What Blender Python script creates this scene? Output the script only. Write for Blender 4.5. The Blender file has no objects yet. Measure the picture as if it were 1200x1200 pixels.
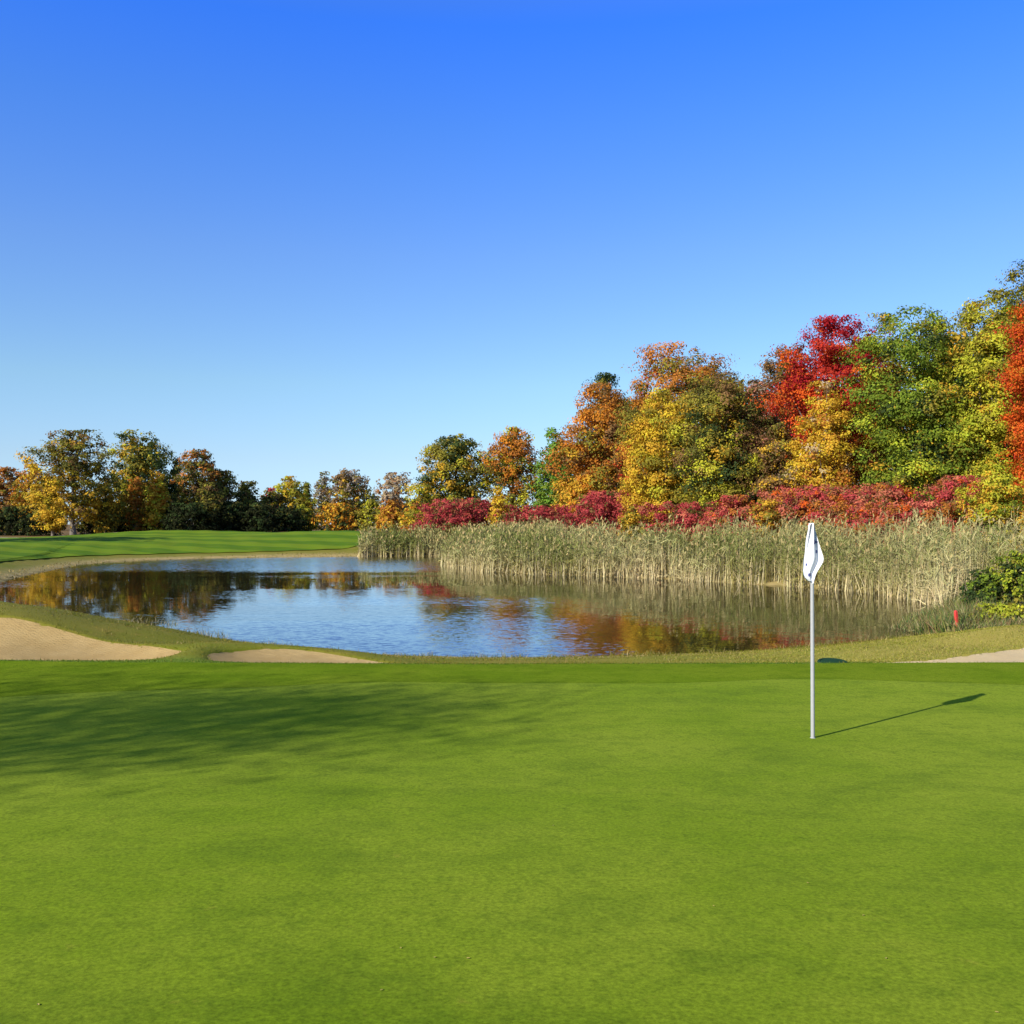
import bpy, math
import numpy as np
from mathutils import Vector

S = bpy.context.scene
COL = S.collection
PX = 1155.0          # focal length of the photograph in its own pixels (1200 px wide)
HZ = 614.0           # row of the horizon
CAMZ = 2.13
WATER = -0.95

# ------------------------------------------------------------------ camera
cd = bpy.data.cameras.new('camera')
cam = bpy.data.objects.new('camera', cd)
COL.objects.link(cam)
cd.sensor_width = 36.0
cd.lens = 36.0 * PX / 1200.0
cd.clip_start = 0.1
cd.clip_end = 6000.0
cam.location = (0, 0, CAMZ)
cam.rotation_euler = (math.radians(90) + math.atan((HZ - 600.0) / PX), 0, 0)
S.camera = cam

# ------------------------------------------------------------------ sky, sun, exposure
SUN_EL = math.radians(28.2)
SUN_AZ = math.radians(228.0)        # clockwise from +Y: the sun stands behind the camera, to the left
world = bpy.data.worlds.new('World')
S.world = world
world.use_nodes = True
wn, wl = world.node_tree.nodes, world.node_tree.links
bg = wn['Background']
sky = wn.new('ShaderNodeTexSky')
sky.sky_type = 'NISHITA'
sky.sun_disc = False
sky.sun_elevation = SUN_EL
sky.sun_rotation = SUN_AZ
sky.air_density = 1.0
sky.dust_density = 0.3
sky.ozone_density = 2.0
# deepen the blue with the height above the horizon, as the photograph's clear autumn sky has it; unseen overhead stop warmed and paled as added fill light
tc = wn.new('ShaderNodeTexCoord'); sx_ = wn.new('ShaderNodeSeparateXYZ'); rp = wn.new('ShaderNodeValToRGB')
wl.new(tc.outputs['Generated'], sx_.inputs[0]); wl.new(sx_.outputs[2], rp.inputs[0])
TINT = [(0.0, (.46, .62, 1.0)), (.035, (.43, .57, .88)), (.0645, (.46, .555, .76)), (.139, (.49, .61, .72)), (.262, (.42, .59, .90)),
        (.375, (.28, .565, 1.12)), (.454, (.18, .53, 1.36)), (.68, (.85, .80, .75))]
while len(rp.color_ramp.elements) < len(TINT): rp.color_ramp.elements.new(0.5)
for e, (p_, c_) in zip(rp.color_ramp.elements, TINT):
    e.position = p_; e.color = (c_[0] / 1.4, c_[1] / 1.4, c_[2] / 1.4, 1)
ml = wn.new('ShaderNodeVectorMath'); ml.operation = 'MULTIPLY'
sc_ = wn.new('ShaderNodeVectorMath'); sc_.operation = 'SCALE'; sc_.inputs['Scale'].default_value = 1.4
wl.new(sky.outputs[0], ml.inputs[0]); wl.new(rp.outputs[0], ml.inputs[1]); wl.new(ml.outputs[0], sc_.inputs[0])
wl.new(sc_.outputs[0], bg.inputs['Color'])
bg.inputs['Strength'].default_value = 0.135

sd_ = bpy.data.lights.new('sun', 'SUN')
sd_.energy = 4.5
sd_.angle = math.radians(0.5)
sd_.color = (1.0, 0.93, 0.80)
sun = bpy.data.objects.new('sun', sd_)
COL.objects.link(sun)
to_sun = Vector((math.sin(SUN_AZ) * math.cos(SUN_EL), math.cos(SUN_AZ) * math.cos(SUN_EL), math.sin(SUN_EL)))
sun.rotation_euler = to_sun.to_track_quat('Z', 'Y').to_euler()
sun.location = (-30, -30, 40)

S.view_settings.view_transform = 'Standard'
S.view_settings.look = 'None'
S.view_settings.gamma = 1.0
S.view_settings.exposure = 0.75
S.render.engine = 'CYCLES'
S.cycles.use_denoising = True
S.cycles.max_bounces = 6
S.cycles.diffuse_bounces = 3
S.cycles.glossy_bounces = 3
S.cycles.transmission_bounces = 4
S.cycles.caustics_reflective = False
S.cycles.caustics_refractive = False

# ------------------------------------------------------------------ helpers
def tag(o, label=None, cat=None, group=None, kind=None):
    if label: o['label'] = label
    if cat: o['category'] = cat
    if group: o['group'] = group
    if kind: o['kind'] = kind
    return o

def empty(name, loc):
    o = bpy.data.objects.new(name, None)
    COL.objects.link(o)
    o.location = loc
    o.empty_display_size = 0.3
    return o

def mesh_np(name, V, F, mat, parent=None, col=None, smooth=False, floats=None):
    """V (n,3); F (m,k) faces all with k corners; col (m,3) colour per face; floats {name:(n,)} per vertex"""
    V = np.asarray(V, dtype=np.float32); F = np.asarray(F, dtype=np.int32)
    m, k = F.shape
    me = bpy.data.meshes.new(name)
    me.vertices.add(len(V)); me.vertices.foreach_set('co', V.ravel())
    me.loops.add(m * k); me.loops.foreach_set('vertex_index', F.ravel())
    me.polygons.add(m); me.polygons.foreach_set('loop_start', np.arange(0, m * k, k, dtype=np.int32))
    me.polygons.foreach_set('use_smooth', np.full(m, smooth, dtype=bool))
    if col is not None:
        a = me.attributes.new('col', 'FLOAT_COLOR', 'FACE')
        c = np.ones((m, 4), dtype=np.float32); c[:, :3] = col
        a.data.foreach_set('color', c.ravel())
    if floats:
        for nm, v in floats.items():
            a = me.attributes.new(nm, 'FLOAT', 'POINT')
            a.data.foreach_set('value', np.asarray(v, dtype=np.float32))
    me.update(); me.validate()
    me.materials.append(mat)
    o = bpy.data.objects.new(name, me)
    COL.objects.link(o)
    if parent is not None: o.parent = parent
    return o

class NT:
    """small wrapper for writing node materials"""
    def __init__(self, name):
        self.m = bpy.data.materials.new(name)
        self.m.use_nodes = True
        self.t = self.m.node_tree
        self.n, self.l = self.t.nodes, self.t.links
        self.b = self.n['Principled BSDF']
        self.out = self.n['Material Output']
    def node(self, kind, **kw):
        x = self.n.new(kind)
        for k, v in kw.items(): setattr(x, k, v)
        return x
    def set(self, sock, v):
        if isinstance(v, bpy.types.NodeSocket): self.l.new(v, sock)
        elif isinstance(v, (tuple, list)) and len(v) == 3 and sock.type == 'RGBA': sock.default_value = (*v, 1)
        else: sock.default_value = v
    def attr(self, name):
        return self.node('ShaderNodeAttribute', attribute_name=name)
    def coords(self, scale=(1, 1, 1)):
        g = self.node('ShaderNodeNewGeometry')
        mp = self.node('ShaderNodeMapping')
        mp.inputs['Scale'].default_value = scale
        self.l.new(g.outputs['Position'], mp.inputs['Vector'])
        return mp.outputs[0]
    def noise(self, vec, scale, detail=3, rough=0.5, what='Fac'):
        x = self.node('ShaderNodeTexNoise')
        self.l.new(vec, x.inputs['Vector'])
        x.inputs['Scale'].default_value = scale
        x.inputs['Detail'].default_value = detail
        x.inputs['Roughness'].default_value = rough
        return x.outputs[what]
    def rng(self, v, a, b, c=0.0, d=1.0, smooth=True):
        x = self.node('ShaderNodeMapRange')
        x.interpolation_type = 'SMOOTHSTEP' if smooth else 'LINEAR'
        self.set(x.inputs['Value'], v)
        for i, q in zip(('From Min', 'From Max', 'To Min', 'To Max'), (a, b, c, d)): x.inputs[i].default_value = q
        return x.outputs[0]
    def mix(self, f, a, b, blend='MIX'):
        x = self.node('ShaderNodeMix', data_type='RGBA', blend_type=blend)
        self.set(x.inputs[0], f); self.set(x.inputs[6], a); self.set(x.inputs[7], b)
        return x.outputs[2]
    def math(self, op, a, b=None, c=None):
        x = self.node('ShaderNodeMath', operation=op)
        self.set(x.inputs[0], a)
        if b is not None: self.set(x.inputs[1], b)
        if c is not None: self.set(x.inputs[2], c)
        return x.outputs[0]
    def bump(self, h, strength, dist):
        x = self.node('ShaderNodeBump')
        x.inputs['Strength'].default_value = strength
        x.inputs['Distance'].default_value = dist
        self.l.new(h, x.inputs['Height'])
        self.l.new(x.outputs[0], self.b.inputs['Normal'])

# ------------------------------------------------------------------ materials
def mat_leaf(name, trans=0.38):
    M = NT(name)
    a = M.attr('col')
    M.n.remove(M.b)
    d = M.node('ShaderNodeBsdfDiffuse'); t = M.node('ShaderNodeBsdfTranslucent'); mx = M.node('ShaderNodeMixShader')
    n = M.noise(M.coords(), 3.0, 2)
    c = M.mix(0.2, a.outputs['Color'], M.mix(n, (0.6, 0.6, 0.6), (1.4, 1.4, 1.4)), 'MULTIPLY')
    M.l.new(c, d.inputs['Color']); M.l.new(c, t.inputs['Color'])
    mx.inputs[0].default_value = trans
    M.l.new(d.outputs[0], mx.inputs[1]); M.l.new(t.outputs[0], mx.inputs[2])
    M.l.new(mx.outputs[0], M.out.inputs['Surface'])
    return M.m

LEAF = mat_leaf('leaf')
REED = mat_leaf('reed', 0.2)
GRASSBLADE = mat_leaf('grass_blade', 0.25)

def mat_bark():
    M = NT('bark')
    v = M.coords((1, 1, 0.25))
    n = M.noise(v, 9.0, 5, 0.65)
    M.set(M.b.inputs['Base Color'], M.mix(n, (0.055, 0.045, 0.036), (0.22, 0.18, 0.14)))
    M.b.inputs['Roughness'].default_value = 0.9
    M.bump(n, 0.6, 0.05)
    return M.m
BARK = mat_bark()

def mat_turf(name, dark, mid, pale, sheen=0.3, fine=42.0, bumpd=0.004, bumps=0.5, patches=1.0):
    M = NT(name)
    p = M.coords()
    big = M.noise(p, 0.30, 6, 0.62)
    med = M.noise(M.coords((0.8, 1.25, 1)), 1.3, 9, 0.68)
    sm = M.noise(p, 9.0, 7, 0.72)
    fi = M.noise(p, fine, 5, 0.75)
    c = M.mix(M.rng(big, 0.36, 0.64), mid, pale)
    c = M.mix(M.math('MULTIPLY', M.rng(med, 0.50, 0.74, smooth=False), 0.9 * patches), c, dark)
    c = M.mix(M.math('MULTIPLY', M.rng(med, 0.46, 0.30, smooth=False), 0.5 * patches), c, (pale[0] * 1.12, pale[1] * 1.05, pale[2] * 1.2))
    c = M.mix(M.math('MULTIPLY', M.rng(sm, 0.50, 0.72, smooth=False), 0.7), c, dark)
    tan = M.noise(p, 3.1, 6, 0.75)
    c = M.mix(M.math('MULTIPLY', M.rng(tan, 0.62, 0.76), 0.55 * patches), c, (pale[0] * 1.5, pale[1] * 1.10, pale[2] * 2.2))
    c = M.mix(0.9, c, M.mix(M.rng(fi, 0.28, 0.72, smooth=False), (0.42, 0.45, 0.40), (1.52, 1.48, 1.55)), 'MULTIPLY')
    M.set(M.b.inputs['Base Color'], c)
    M.b.inputs['Roughness'].default_value = 0.85
    M.b.inputs['Specular IOR Level'].default_value = 0.0
    M.b.inputs['Sheen Weight'].default_value = sheen
    M.b.inputs['Sheen Roughness'].default_value = 0.45
    M.b.inputs['Sheen Tint'].default_value = (0.80, 0.92, 0.25, 1)
    h = M.math('ADD', M.math('MULTIPLY', fi, 0.9), M.math('MULTIPLY', sm, 0.9))
    M.bump(h, bumps, bumpd)
    return M.m

GREEN = mat_turf('putting_turf', (0.060, 0.108, 0.004), (0.110, 0.174, 0.004), (0.155, 0.208, 0.011), 0.075)
FRINGE = mat_turf('fringe_turf', (0.064, 0.118, 0.004), (0.105, 0.170, 0.006), (0.140, 0.195, 0.010), 0.02, 60.0, 0.02)

def mat_fairway():
    M = NT('fairway_turf')
    p = M.coords()
    mp = M.node('ShaderNodeMapping')
    M.l.new(p, mp.inputs['Vector'])
    mp.inputs['Rotation'].default_value = (0, 0, math.radians(8))
    wv = M.node('ShaderNodeTexWave', wave_type='BANDS', bands_direction='Y')
    wv.inputs['Scale'].default_value = 0.045
    wv.inputs['Distortion'].default_value = 1.2
    wv.inputs['Detail Scale'].default_value = 0.3
    M.l.new(mp.outputs[0], wv.inputs['Vector'])
    n = M.noise(p, 0.25, 5, 0.7)
    c = M.mix(M.rng(wv.outputs['Fac'], 0.35, 0.65), (0.070, 0.138, 0.006), (0.120, 0.188, 0.008))
    c = M.mix(M.math('MULTIPLY', M.rng(n, 0.45, 0.7), 0.6), c, (0.145, 0.185, 0.010))
    M.set(M.b.inputs['Base Color'], c)
    M.b.inputs['Roughness'].default_value = 0.9
    M.b.inputs['Specular IOR Level'].default_value = 0.05
    M.bump(n, 0.3, 0.2)
    return M.m
FAIR = mat_fairway()

def mat_ground():
    M = NT('rough_ground')
    p = M.coords()
    big = M.noise(p, 0.12, 5, 0.65)
    med = M.noise(p, 1.1, 5, 0.7)
    fi = M.noise(p, 30.0, 3, 0.6)
    c = M.mix(M.rng(big, 0.35, 0.65), (0.125, 0.140, 0.008), (0.17, 0.155, 0.018))
    c = M.mix(M.math('MULTIPLY', M.rng(med, 0.45, 0.75), 0.6), c, (0.225, 0.165, 0.03))
    # dry grass along the shore, leaf litter in the wood, mud below the water line
    dry = M.attr('dry').outputs['Fac']
    wood = M.attr('wood').outputs['Fac']
    mud = M.attr('mud').outputs['Fac']
    lush = M.attr('lush').outputs['Fac']
    c = M.mix(M.math('MULTIPLY', lush, 0.8), c, (0.105, 0.18, 0.015))
    c = M.mix(M.math('MULTIPLY', dry, M.rng(med, 0.25, 0.6, 0.45, 1.0)), c, (0.36, 0.27, 0.11))
    c = M.mix(M.math('MULTIPLY', M.attr('straw').outputs['Fac'], M.rng(med, 0.2, 0.7, 0.95, 0.6)), c, M.mix(M.rng(big, 0.3, 0.7), (0.27, 0.265, 0.035), (0.36, 0.28, 0.065)))
    c = M.mix(wood, c, M.mix(med, (0.10, 0.06, 0.025), (0.20, 0.12, 0.035)))
    c = M.mix(mud, c, (0.035, 0.026, 0.015))
    c = M.mix(0.45, c, M.mix(fi, (0.5, 0.5, 0.5), (1.5, 1.5, 1.5)), 'MULTIPLY')
    M.set(M.b.inputs['Base Color'], c)
    M.b.inputs['Roughness'].default_value = 0.95
    M.b.inputs['Specular IOR Level'].default_value = 0.1
    M.bump(M.math('ADD', fi, med), 0.35, 0.03)
    return M.m
GROUND = mat_ground()

def mat_sand():
    M = NT('bunker_sand')
    p = M.coords()
    n = M.noise(p, 2.2, 5, 0.65); fi = M.noise(p, 60.0, 3, 0.7); st = M.noise(M.coords((1, 6, 1)), 5.0, 4, 0.6)
    c = M.mix(M.rng(n, 0.3, 0.7), (0.34, 0.23, 0.088), (0.40, 0.28, 0.115))
    c = M.mix(M.math('MULTIPLY', M.rng(st, 0.5, 0.75), 0.35), c, (0.32, 0.215, 0.095))
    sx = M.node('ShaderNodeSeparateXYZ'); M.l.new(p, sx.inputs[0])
    c = M.mix(M.rng(sx.outputs[0], -5.2, 5.0, 0.0, 0.85), c, M.mix(n, (0.56, 0.42, 0.225), (0.64, 0.50, 0.285)))  # lightened towards the right: that bunker's sunlit slope painted into the sand colour
    c = M.mix(0.4, c, M.mix(fi, (0.6, 0.6, 0.6), (1.4, 1.4, 1.4)), 'MULTIPLY')
    M.set(M.b.inputs['Base Color'], c)
    M.b.inputs['Roughness'].default_value = 0.95
    M.b.inputs['Specular IOR Level'].default_value = 0.1
    wv = M.node('ShaderNodeTexWave', wave_type='BANDS', bands_direction='DIAGONAL')
    wv.inputs['Scale'].default_value = 7.0; wv.inputs['Distortion'].default_value = 3.0; wv.inputs['Detail Scale'].default_value = 0.8
    M.l.new(p, wv.inputs['Vector'])
    M.bump(M.math('ADD', M.math('ADD', M.math('MULTIPLY', st, 0.8), M.math('MULTIPLY', fi, 0.4)), M.math('MULTIPLY', wv.outputs['Fac'], 0.05)), 0.8, 0.05)
    return M.m
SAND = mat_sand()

def mat_path():
    M = NT('path_gravel')
    p = M.coords(); n = M.noise(p, 1.5, 4, 0.7)
    M.set(M.b.inputs['Base Color'], M.mix(n, (0.34, 0.27, 0.17), (0.46, 0.38, 0.26)))
    M.b.inputs['Roughness'].default_value = 0.95
    M.bump(n, 0.3, 0.05)
    return M.m
PATH = mat_path()

def mat_water():
    M = NT('pond_water')
    p = M.coords()
    sep = M.node('ShaderNodeSeparateXYZ'); M.l.new(p, sep.inputs[0])
    x, y = sep.outputs[0], sep.outputs[1]
    # a light wind ruffles the middle of the pond and a strip under the far bank; the rest lies calm
    wob = M.noise(M.coords((0.35, 1.0, 1.0)), 0.16, 3, 0.6)
    near = M.math('MULTIPLY', M.rng(y, 46.0, 36.0), M.math('MULTIPLY', M.rng(x, 4.5, 1.0), M.rng(x, -13.0, -6.0)))
    far = M.math('MULTIPLY', M.math('MULTIPLY', M.rng(y, 60.0, 68.0), M.rng(x, -34.0, -28.0)), 2.2)
    mid = M.math('MULTIPLY', M.rng(wob, 0.46, 0.60), 0.45)
    mid = M.math('MULTIPLY', mid, M.rng(x, 8.0, 2.0))
    msk = M.math('MAXIMUM', M.math('MULTIPLY', near, M.rng(wob, 0.30, 0.55, 0.6, 1.7)), M.math('MAXIMUM', far, mid))
    amp = M.math('ADD', M.math('ADD', 0.030, M.math('MULTIPLY', M.rng(x, -6.0, 4.0), 0.06)), M.math('MULTIPLY', msk, 0.30))
    n1 = M.noise(M.coords((0.55, 1.3, 1.0)), 4.2, 4, 0.66, 'Color')
    v = M.node('ShaderNodeVectorMath', operation='SUBTRACT'); M.l.new(n1, v.inputs[0]); v.inputs[1].default_value = (0.5, 0.5, 0.5)
    s = M.node('ShaderNodeVectorMath', operation='SCALE'); M.l.new(v.outputs[0], s.inputs[0]); M.l.new(amp, s.inputs['Scale'])
    f = M.node('ShaderNodeVectorMath', operation='MULTIPLY'); M.l.new(s.outputs[0], f.inputs[0]); f.inputs[1].default_value = (0.7, 1.0, 0.0)
    # the lee faces of the ripples, turned to the south bank, are the steep ones
    sp = M.node('ShaderNodeSeparateXYZ'); M.l.new(f.outputs[0], sp.inputs[0])
    steep = M.math('MULTIPLY', M.math('ABSOLUTE', sp.outputs[1]), -1.0)
    yy = M.node('ShaderNodeMix', data_type='FLOAT'); M.l.new(M.math('MINIMUM', M.math('ADD', msk, 0.45), 1.0), yy.inputs[0]); M.l.new(sp.outputs[1], yy.inputs[2]); M.l.new(steep, yy.inputs[3])
    f = M.node('ShaderNodeCombineXYZ'); M.l.new(sp.outputs[0], f.inputs[0]); M.l.new(yy.outputs[0], f.inputs[1])
    g = M.node('ShaderNodeVectorMath', operation='ADD'); M.l.new(f.outputs[0], g.inputs[0]); g.inputs[1].default_value = (0, 0, 1)
    nn = M.node('ShaderNodeVectorMath', operation='NORMALIZE'); M.l.new(g.outputs[0], nn.inputs[0])
    M.l.new(nn.outputs[0], M.b.inputs['Normal'])
    M.set(M.b.inputs['Base Color'], (0.022, 0.018, 0.006))
    M.b.inputs['Roughness'].default_value = 0.02
    M.b.inputs['IOR'].default_value = 1.333
    M.set(M.b.inputs['Coat Weight'], M.math('MULTIPLY', M.math('MINIMUM', msk, 1.0), 0.9))
    M.b.inputs['Coat IOR'].default_value = 1.40
    M.b.inputs['Coat Roughness'].default_value = 0.02
    M.l.new(nn.outputs[0], M.b.inputs['Coat Normal'])
    return M.m
WATERM = mat_water()

def mat_plain(name, a, b, rough=0.6, scale=20.0, spec=0.3):
    M = NT(name)
    n = M.noise(M.coords(), scale, 4, 0.6)
    M.set(M.b.inputs['Base Color'], M.mix(n, a, b))
    M.b.inputs['Roughness'].default_value = rough
    M.b.inputs['Specular IOR Level'].default_value = spec
    return M.m
POLE = mat_plain('pole_paint', (0.30, 0.30, 0.30), (0.36, 0.36, 0.355), 0.4, 30)
CLOTH = mat_plain('flag_cloth', (0.62, 0.62, 0.65), (0.68, 0.68, 0.70), 0.8, 40, 0.1)
INK = mat_plain('flag_ink', (0.07, 0.08, 0.20), (0.10, 0.11, 0.25), 0.8, 40, 0.1)
RED = mat_plain('stake_paint', (0.50, 0.035, 0.03), (0.60, 0.06, 0.05), 0.5, 20)
LIDM = mat_plain('lid_plastic', (0.010, 0.035, 0.018), (0.020, 0.055, 0.028), 0.8, 30, 0.02)

# ------------------------------------------------------------------ terrain
def smooth_poly(P, it=3):
    P = np.array(P, float)
    for _ in range(it):
        Q = np.roll(P, -1, 0)
        P = np.stack([0.75 * P + 0.25 * Q, 0.25 * P + 0.75 * Q], 1).reshape(-1, 2)
    return P

POND = smooth_poly([(-20.5, 36.5), (-24.6, 44.5), (-28.6, 57), (-31, 67.5), (-33.5, 79), (-28, 88), (-16, 92.5), (-6, 94), (-3.2, 88), (-5.6, 77),
                    (-3.6, 67), (0, 61), (5, 58), (9.3, 54), (12.8, 49.4), (15.2, 46.5), (16.4, 42), (16.0, 37), (14.2, 31), (12.4, 28.2),
                    (10.2, 26.4), (6.5, 24.2), (3, 23.2), (0, 22.8), (-3.2, 23.2), (-6, 25.0), (-9, 27.0), (-13, 31.2), (-17.8, 35.3)], 3)

def sdf(poly, x, y):
    """signed distance to a closed polygon, positive outside"""
    x = np.asarray(x, float).ravel(); y = np.asarray(y, float).ravel()
    A = poly; B = np.roll(poly, -1, 0)
    best = np.full(x.shape, 1e18); ins = np.zeros(x.shape, bool)
    for (ax, ay), (bx, by) in zip(A, B):
        dx, dy = bx - ax, by - ay
        t = np.clip(((x - ax) * dx + (y - ay) * dy) / (dx * dx + dy * dy + 1e-12), 0, 1)
        best = np.minimum(best, (x - ax - t * dx) ** 2 + (y - ay - t * dy) ** 2)
        c = ((ay > y) != (by > y)) & (x < (bx - ax) * (y - ay) / (by - ay + 1e-12) + ax)
        ins ^= c
    d = np.sqrt(best)
    return np.where(ins, -d, d)

def sst(a, b, x):
    t = np.clip((np.asarray(x, float) - a) / (b - a), 0, 1)
    return t * t * (3 - 2 * t)

def gsmooth(v, sig):
    k = int(sig * 4); w = np.exp(-0.5 * (np.arange(-k, k + 1) / sig) ** 2); w /= w.sum()
    return np.convolve(np.pad(v, k, mode='edge'), w, mode='valid')

_ty = np.arange(-120, 60, 0.1)
_base = gsmooth(np.interp(_ty, [-120, -60, 0, 4, 9.8, 13, 15.4, 60], [1.6, 0.9, 0.42, 0.20, 0.0, -0.02, 0.0, 0.0]), 9)
_w = gsmooth(np.interp(_ty, [-120, 15.5, 17.2, 19.6, 60], [0, 0, 0.55, 1.0, 1.0]), 6)
_cpx = np.array([-600, -60, 0, 50, 100, 150, 200, 240, 300, 350, 400, 450, 600, 700, 800, 900, 1000, 1060, 1100, 1150, 1200, 1260, 1800], float)
_cpy = np.array([690, 702, 706, 711, 720, 729, 739, 747, 752, 757, 763, 768, 770, 768, 766, 763, 756, 750, 745, 739, 733, 729, 715], float)
_tx = np.arange(-60, 60, 0.1)
_crest = gsmooth(np.interp(_tx, (_cpx - 600) / PX * 20, CAMZ - (_cpy - HZ) * 20 / PX), 4)

BUNK = {
    'left': dict(pts=[(-5.30, 16.7), (-5.75, 15.75), (-8, 15.50), (-11, 15.45), (-14, 15.6), (-15.5, 17), (-14, 18.6), (-10.5, 18.85), (-8.4, 18.7), (-6.6, 17.7)], c=(-10.2, 17.0), d=0.36),
    'small': dict(pts=[(-1.7, 16.1), (-3.2, 15.72), (-4.6, 15.68), (-5.05, 16.05), (-4.9, 16.9), (-4.3, 17.45), (-3.4, 17.4), (-2.4, 16.9)], c=(-3.6, 16.4), d=0.06, e=5),
    'right': dict(pts=[(5.35, 15.6), (6.6, 15.42), (9, 15.45), (12, 15.6), (13.5, 16.8), (12.5, 18.3), (10.5, 18.3), (9.2, 17.8), (8.2, 17.15), (7.0, 16.45), (6.2, 16.1)], c=(9.6, 16.45), d=0.12, e=5),
}
for b in BUNK.values():
    P = smooth_poly(b['pts'], 3) - np.array(b['c'])
    a = np.arctan2(P[:, 1], P[:, 0]); o = np.argsort(a)
    b['a'] = np.concatenate([a[o] - 2 * np.pi, a[o], a[o] + 2 * np.pi]); r = np.hypot(P[:, 0], P[:, 1])[o]; b['r'] = np.tile(r, 3)

def brad(b, ang): return np.interp(ang, b['a'], b['r'])

def land(x, y):
    """ground without the bunkers"""
    x = np.asarray(x, float); y = np.asarray(y, float); shp = x.shape
    x = x.ravel(); y = y.ravel()
    sd = sdf(POND, x, y)
    near = np.interp(y, _ty, _base) + np.interp(y, _ty, _w) * np.interp(x, _tx, _crest)
    near = near - 0.105 * np.clip(y - 20.3, 0, 7) + 0.29 * np.exp(-((x + 3.8) / 2.2) ** 2 - ((y - 17.7) / 0.85) ** 2) + 0.13 * np.exp(-((x + 5.25) / 0.45) ** 2 - ((y - 16.5) / 0.7) ** 2)
    left = sst(4, -12, x)
    plate = -0.35 + left * (0.85 + 0.35)
    plate -= left * 0.55 * sst(-44, -62, x)
    plate += 0.75 * np.exp(-((x + 21) / 10) ** 2 - ((y - 116) / 9) ** 2)
    plate += 0.45 * np.exp(-((x + 42) / 12) ** 2 - ((y - 126) / 7) ** 2)
    plate += 0.10 * np.sin(x * 0.11 + 1.3) * np.sin(y * 0.07)
    plate -= 0.45 * left * sst(70, 40, y)
    far = plate
    k = sst(24, 46, y)
    L = near * (1 - k) + far * k
    side = np.where(y > 60, 26.0, np.where(x > 14, 7.0, 4.2 + 0 * x))
    side = 4.2 + sst(34, 80, y) * 18 * left + sst(34, 60, y) * 4 * (1 - left)
    up = 1 - np.exp(-np.maximum(sd, 0) / (side * 0.5))
    z = WATER + (L - WATER) * up
    z = np.where(sd < 0, np.maximum(WATER + 0.30 * sd, WATER - 1.6), z)
    # the small humps of the rough
    rough = sst(0.5, 4, sd) * sst(15.6, 18, y)
    z = z + rough * 0.025 * (np.sin(x * 1.9 + y * 0.7) + np.sin(y * 2.3 - x * 0.8))
    return z.reshape(shp)

def bunker_rn(b, x, y):
    dx, dy = x - b['c'][0], y - b['c'][1]
    return np.hypot(dx, dy) / brad(b, np.arctan2(dy, dx))

def carve(b, r): return b['d'] * (1 - np.clip(r, 0, 1) ** b.get('e', 3.2)) + 0.02

def ground_z(x, y):
    x = np.asarray(x, float); y = np.asarray(y, float)
    z = land(x, y)
    for b in BUNK.values():
        r = bunker_rn(b, x, y)
        z = np.where(r < 1, z - carve(b, r) - 0.05 * sst(1.0, 0.93, r), z)
    return z

def gz(x, y): return float(ground_z(np.array([x]), np.array([y]))[0])

def axis(segs):
    out = []
    for a, b, s in segs:
        n = max(1, int(round((b - a) / s)))
        out.append(np.linspace(a, b, n, endpoint=False))
    return np.concatenate(out + [np.array([segs[-1][1]])])

gx = axis([(-3000, -400, 260), (-400, -120, 20), (-120, -40, 2.0), (-40, -16, 0.6), (-16, 14, 0.13), (14, 40, 0.6), (40, 120, 2.5), (120, 400, 20), (400, 3000, 260)])
gy = axis([(-400, -60, 40), (-60, -4, 2), (-4, 13, 0.4), (13, 21, 0.1), (21, 32, 0.25), (32, 95, 0.7), (95, 170, 2), (170, 400, 12), (400, 4000, 240)])
GX, GY = np.meshgrid(gx, gy)
GZ = ground_z(GX, GY)
sdv = sdf(POND, GX, GY).reshape(GX.shape)
nx, ny = len(gx), len(gy)
I = np.arange(nx * ny).reshape(ny, nx)
F = np.stack([I[:-1, :-1], I[:-1, 1:], I[1:, 1:], I[1:, :-1]], -1).reshape(-1, 4)
farm = sst(30, 50, GY)
dry = np.clip(0.8 * sst(3.2, 0.5, sdv) * farm * (1 - 0.65 * sst(-20, -27, GX)) + 0.85 * sst(1.6, 0.3, sdv), 0, 1)
straw_g = (0.25 + 0.75 * sst(2.0, 7.5, GX)) * sst(-3, 2, GX) * (1 - farm) * sst(15.5, 16.3, GY)
wood = np.clip(sst(6, 9, sdv) * sst(-12, -4, GX) * sst(34, 44, GY) + sst(128, 140, GY), 0, 1)
mud = sst(0.15, -0.25, sdv)
lush = (1 - sst(15.5, 16.1, GY)) + 0.8 * sst(-40, -60, GX) * farm
mesh_np('ground', np.stack([GX, GY, GZ], -1).reshape(-1, 3), F, GROUND, smooth=True,
        floats=dict(dry=dry.ravel(), straw=straw_g.ravel(), wood=wood.ravel(), mud=mud.ravel(), lush=np.clip(lush, 0, 1).ravel()))
tag(bpy.data.objects['ground'], kind='structure')

# the pond's water
wp = smooth_poly([(-24, 34), (-40, 60), (-40, 82), (-20, 92), (-4, 94), (6, 72), (22, 54), (24, 34), (14, 24), (2, 20.8), (-10, 23)], 2)
c0 = wp.mean(0)
V = [(c0[0], c0[1], WATER)] + [(p[0], p[1], WATER) for p in wp]
n = len(wp)
F = [(0, i + 1, (i + 1) % n + 1) for i in range(n)]
tag(mesh_np('water', V, F, WATERM), kind='structure')

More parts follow.
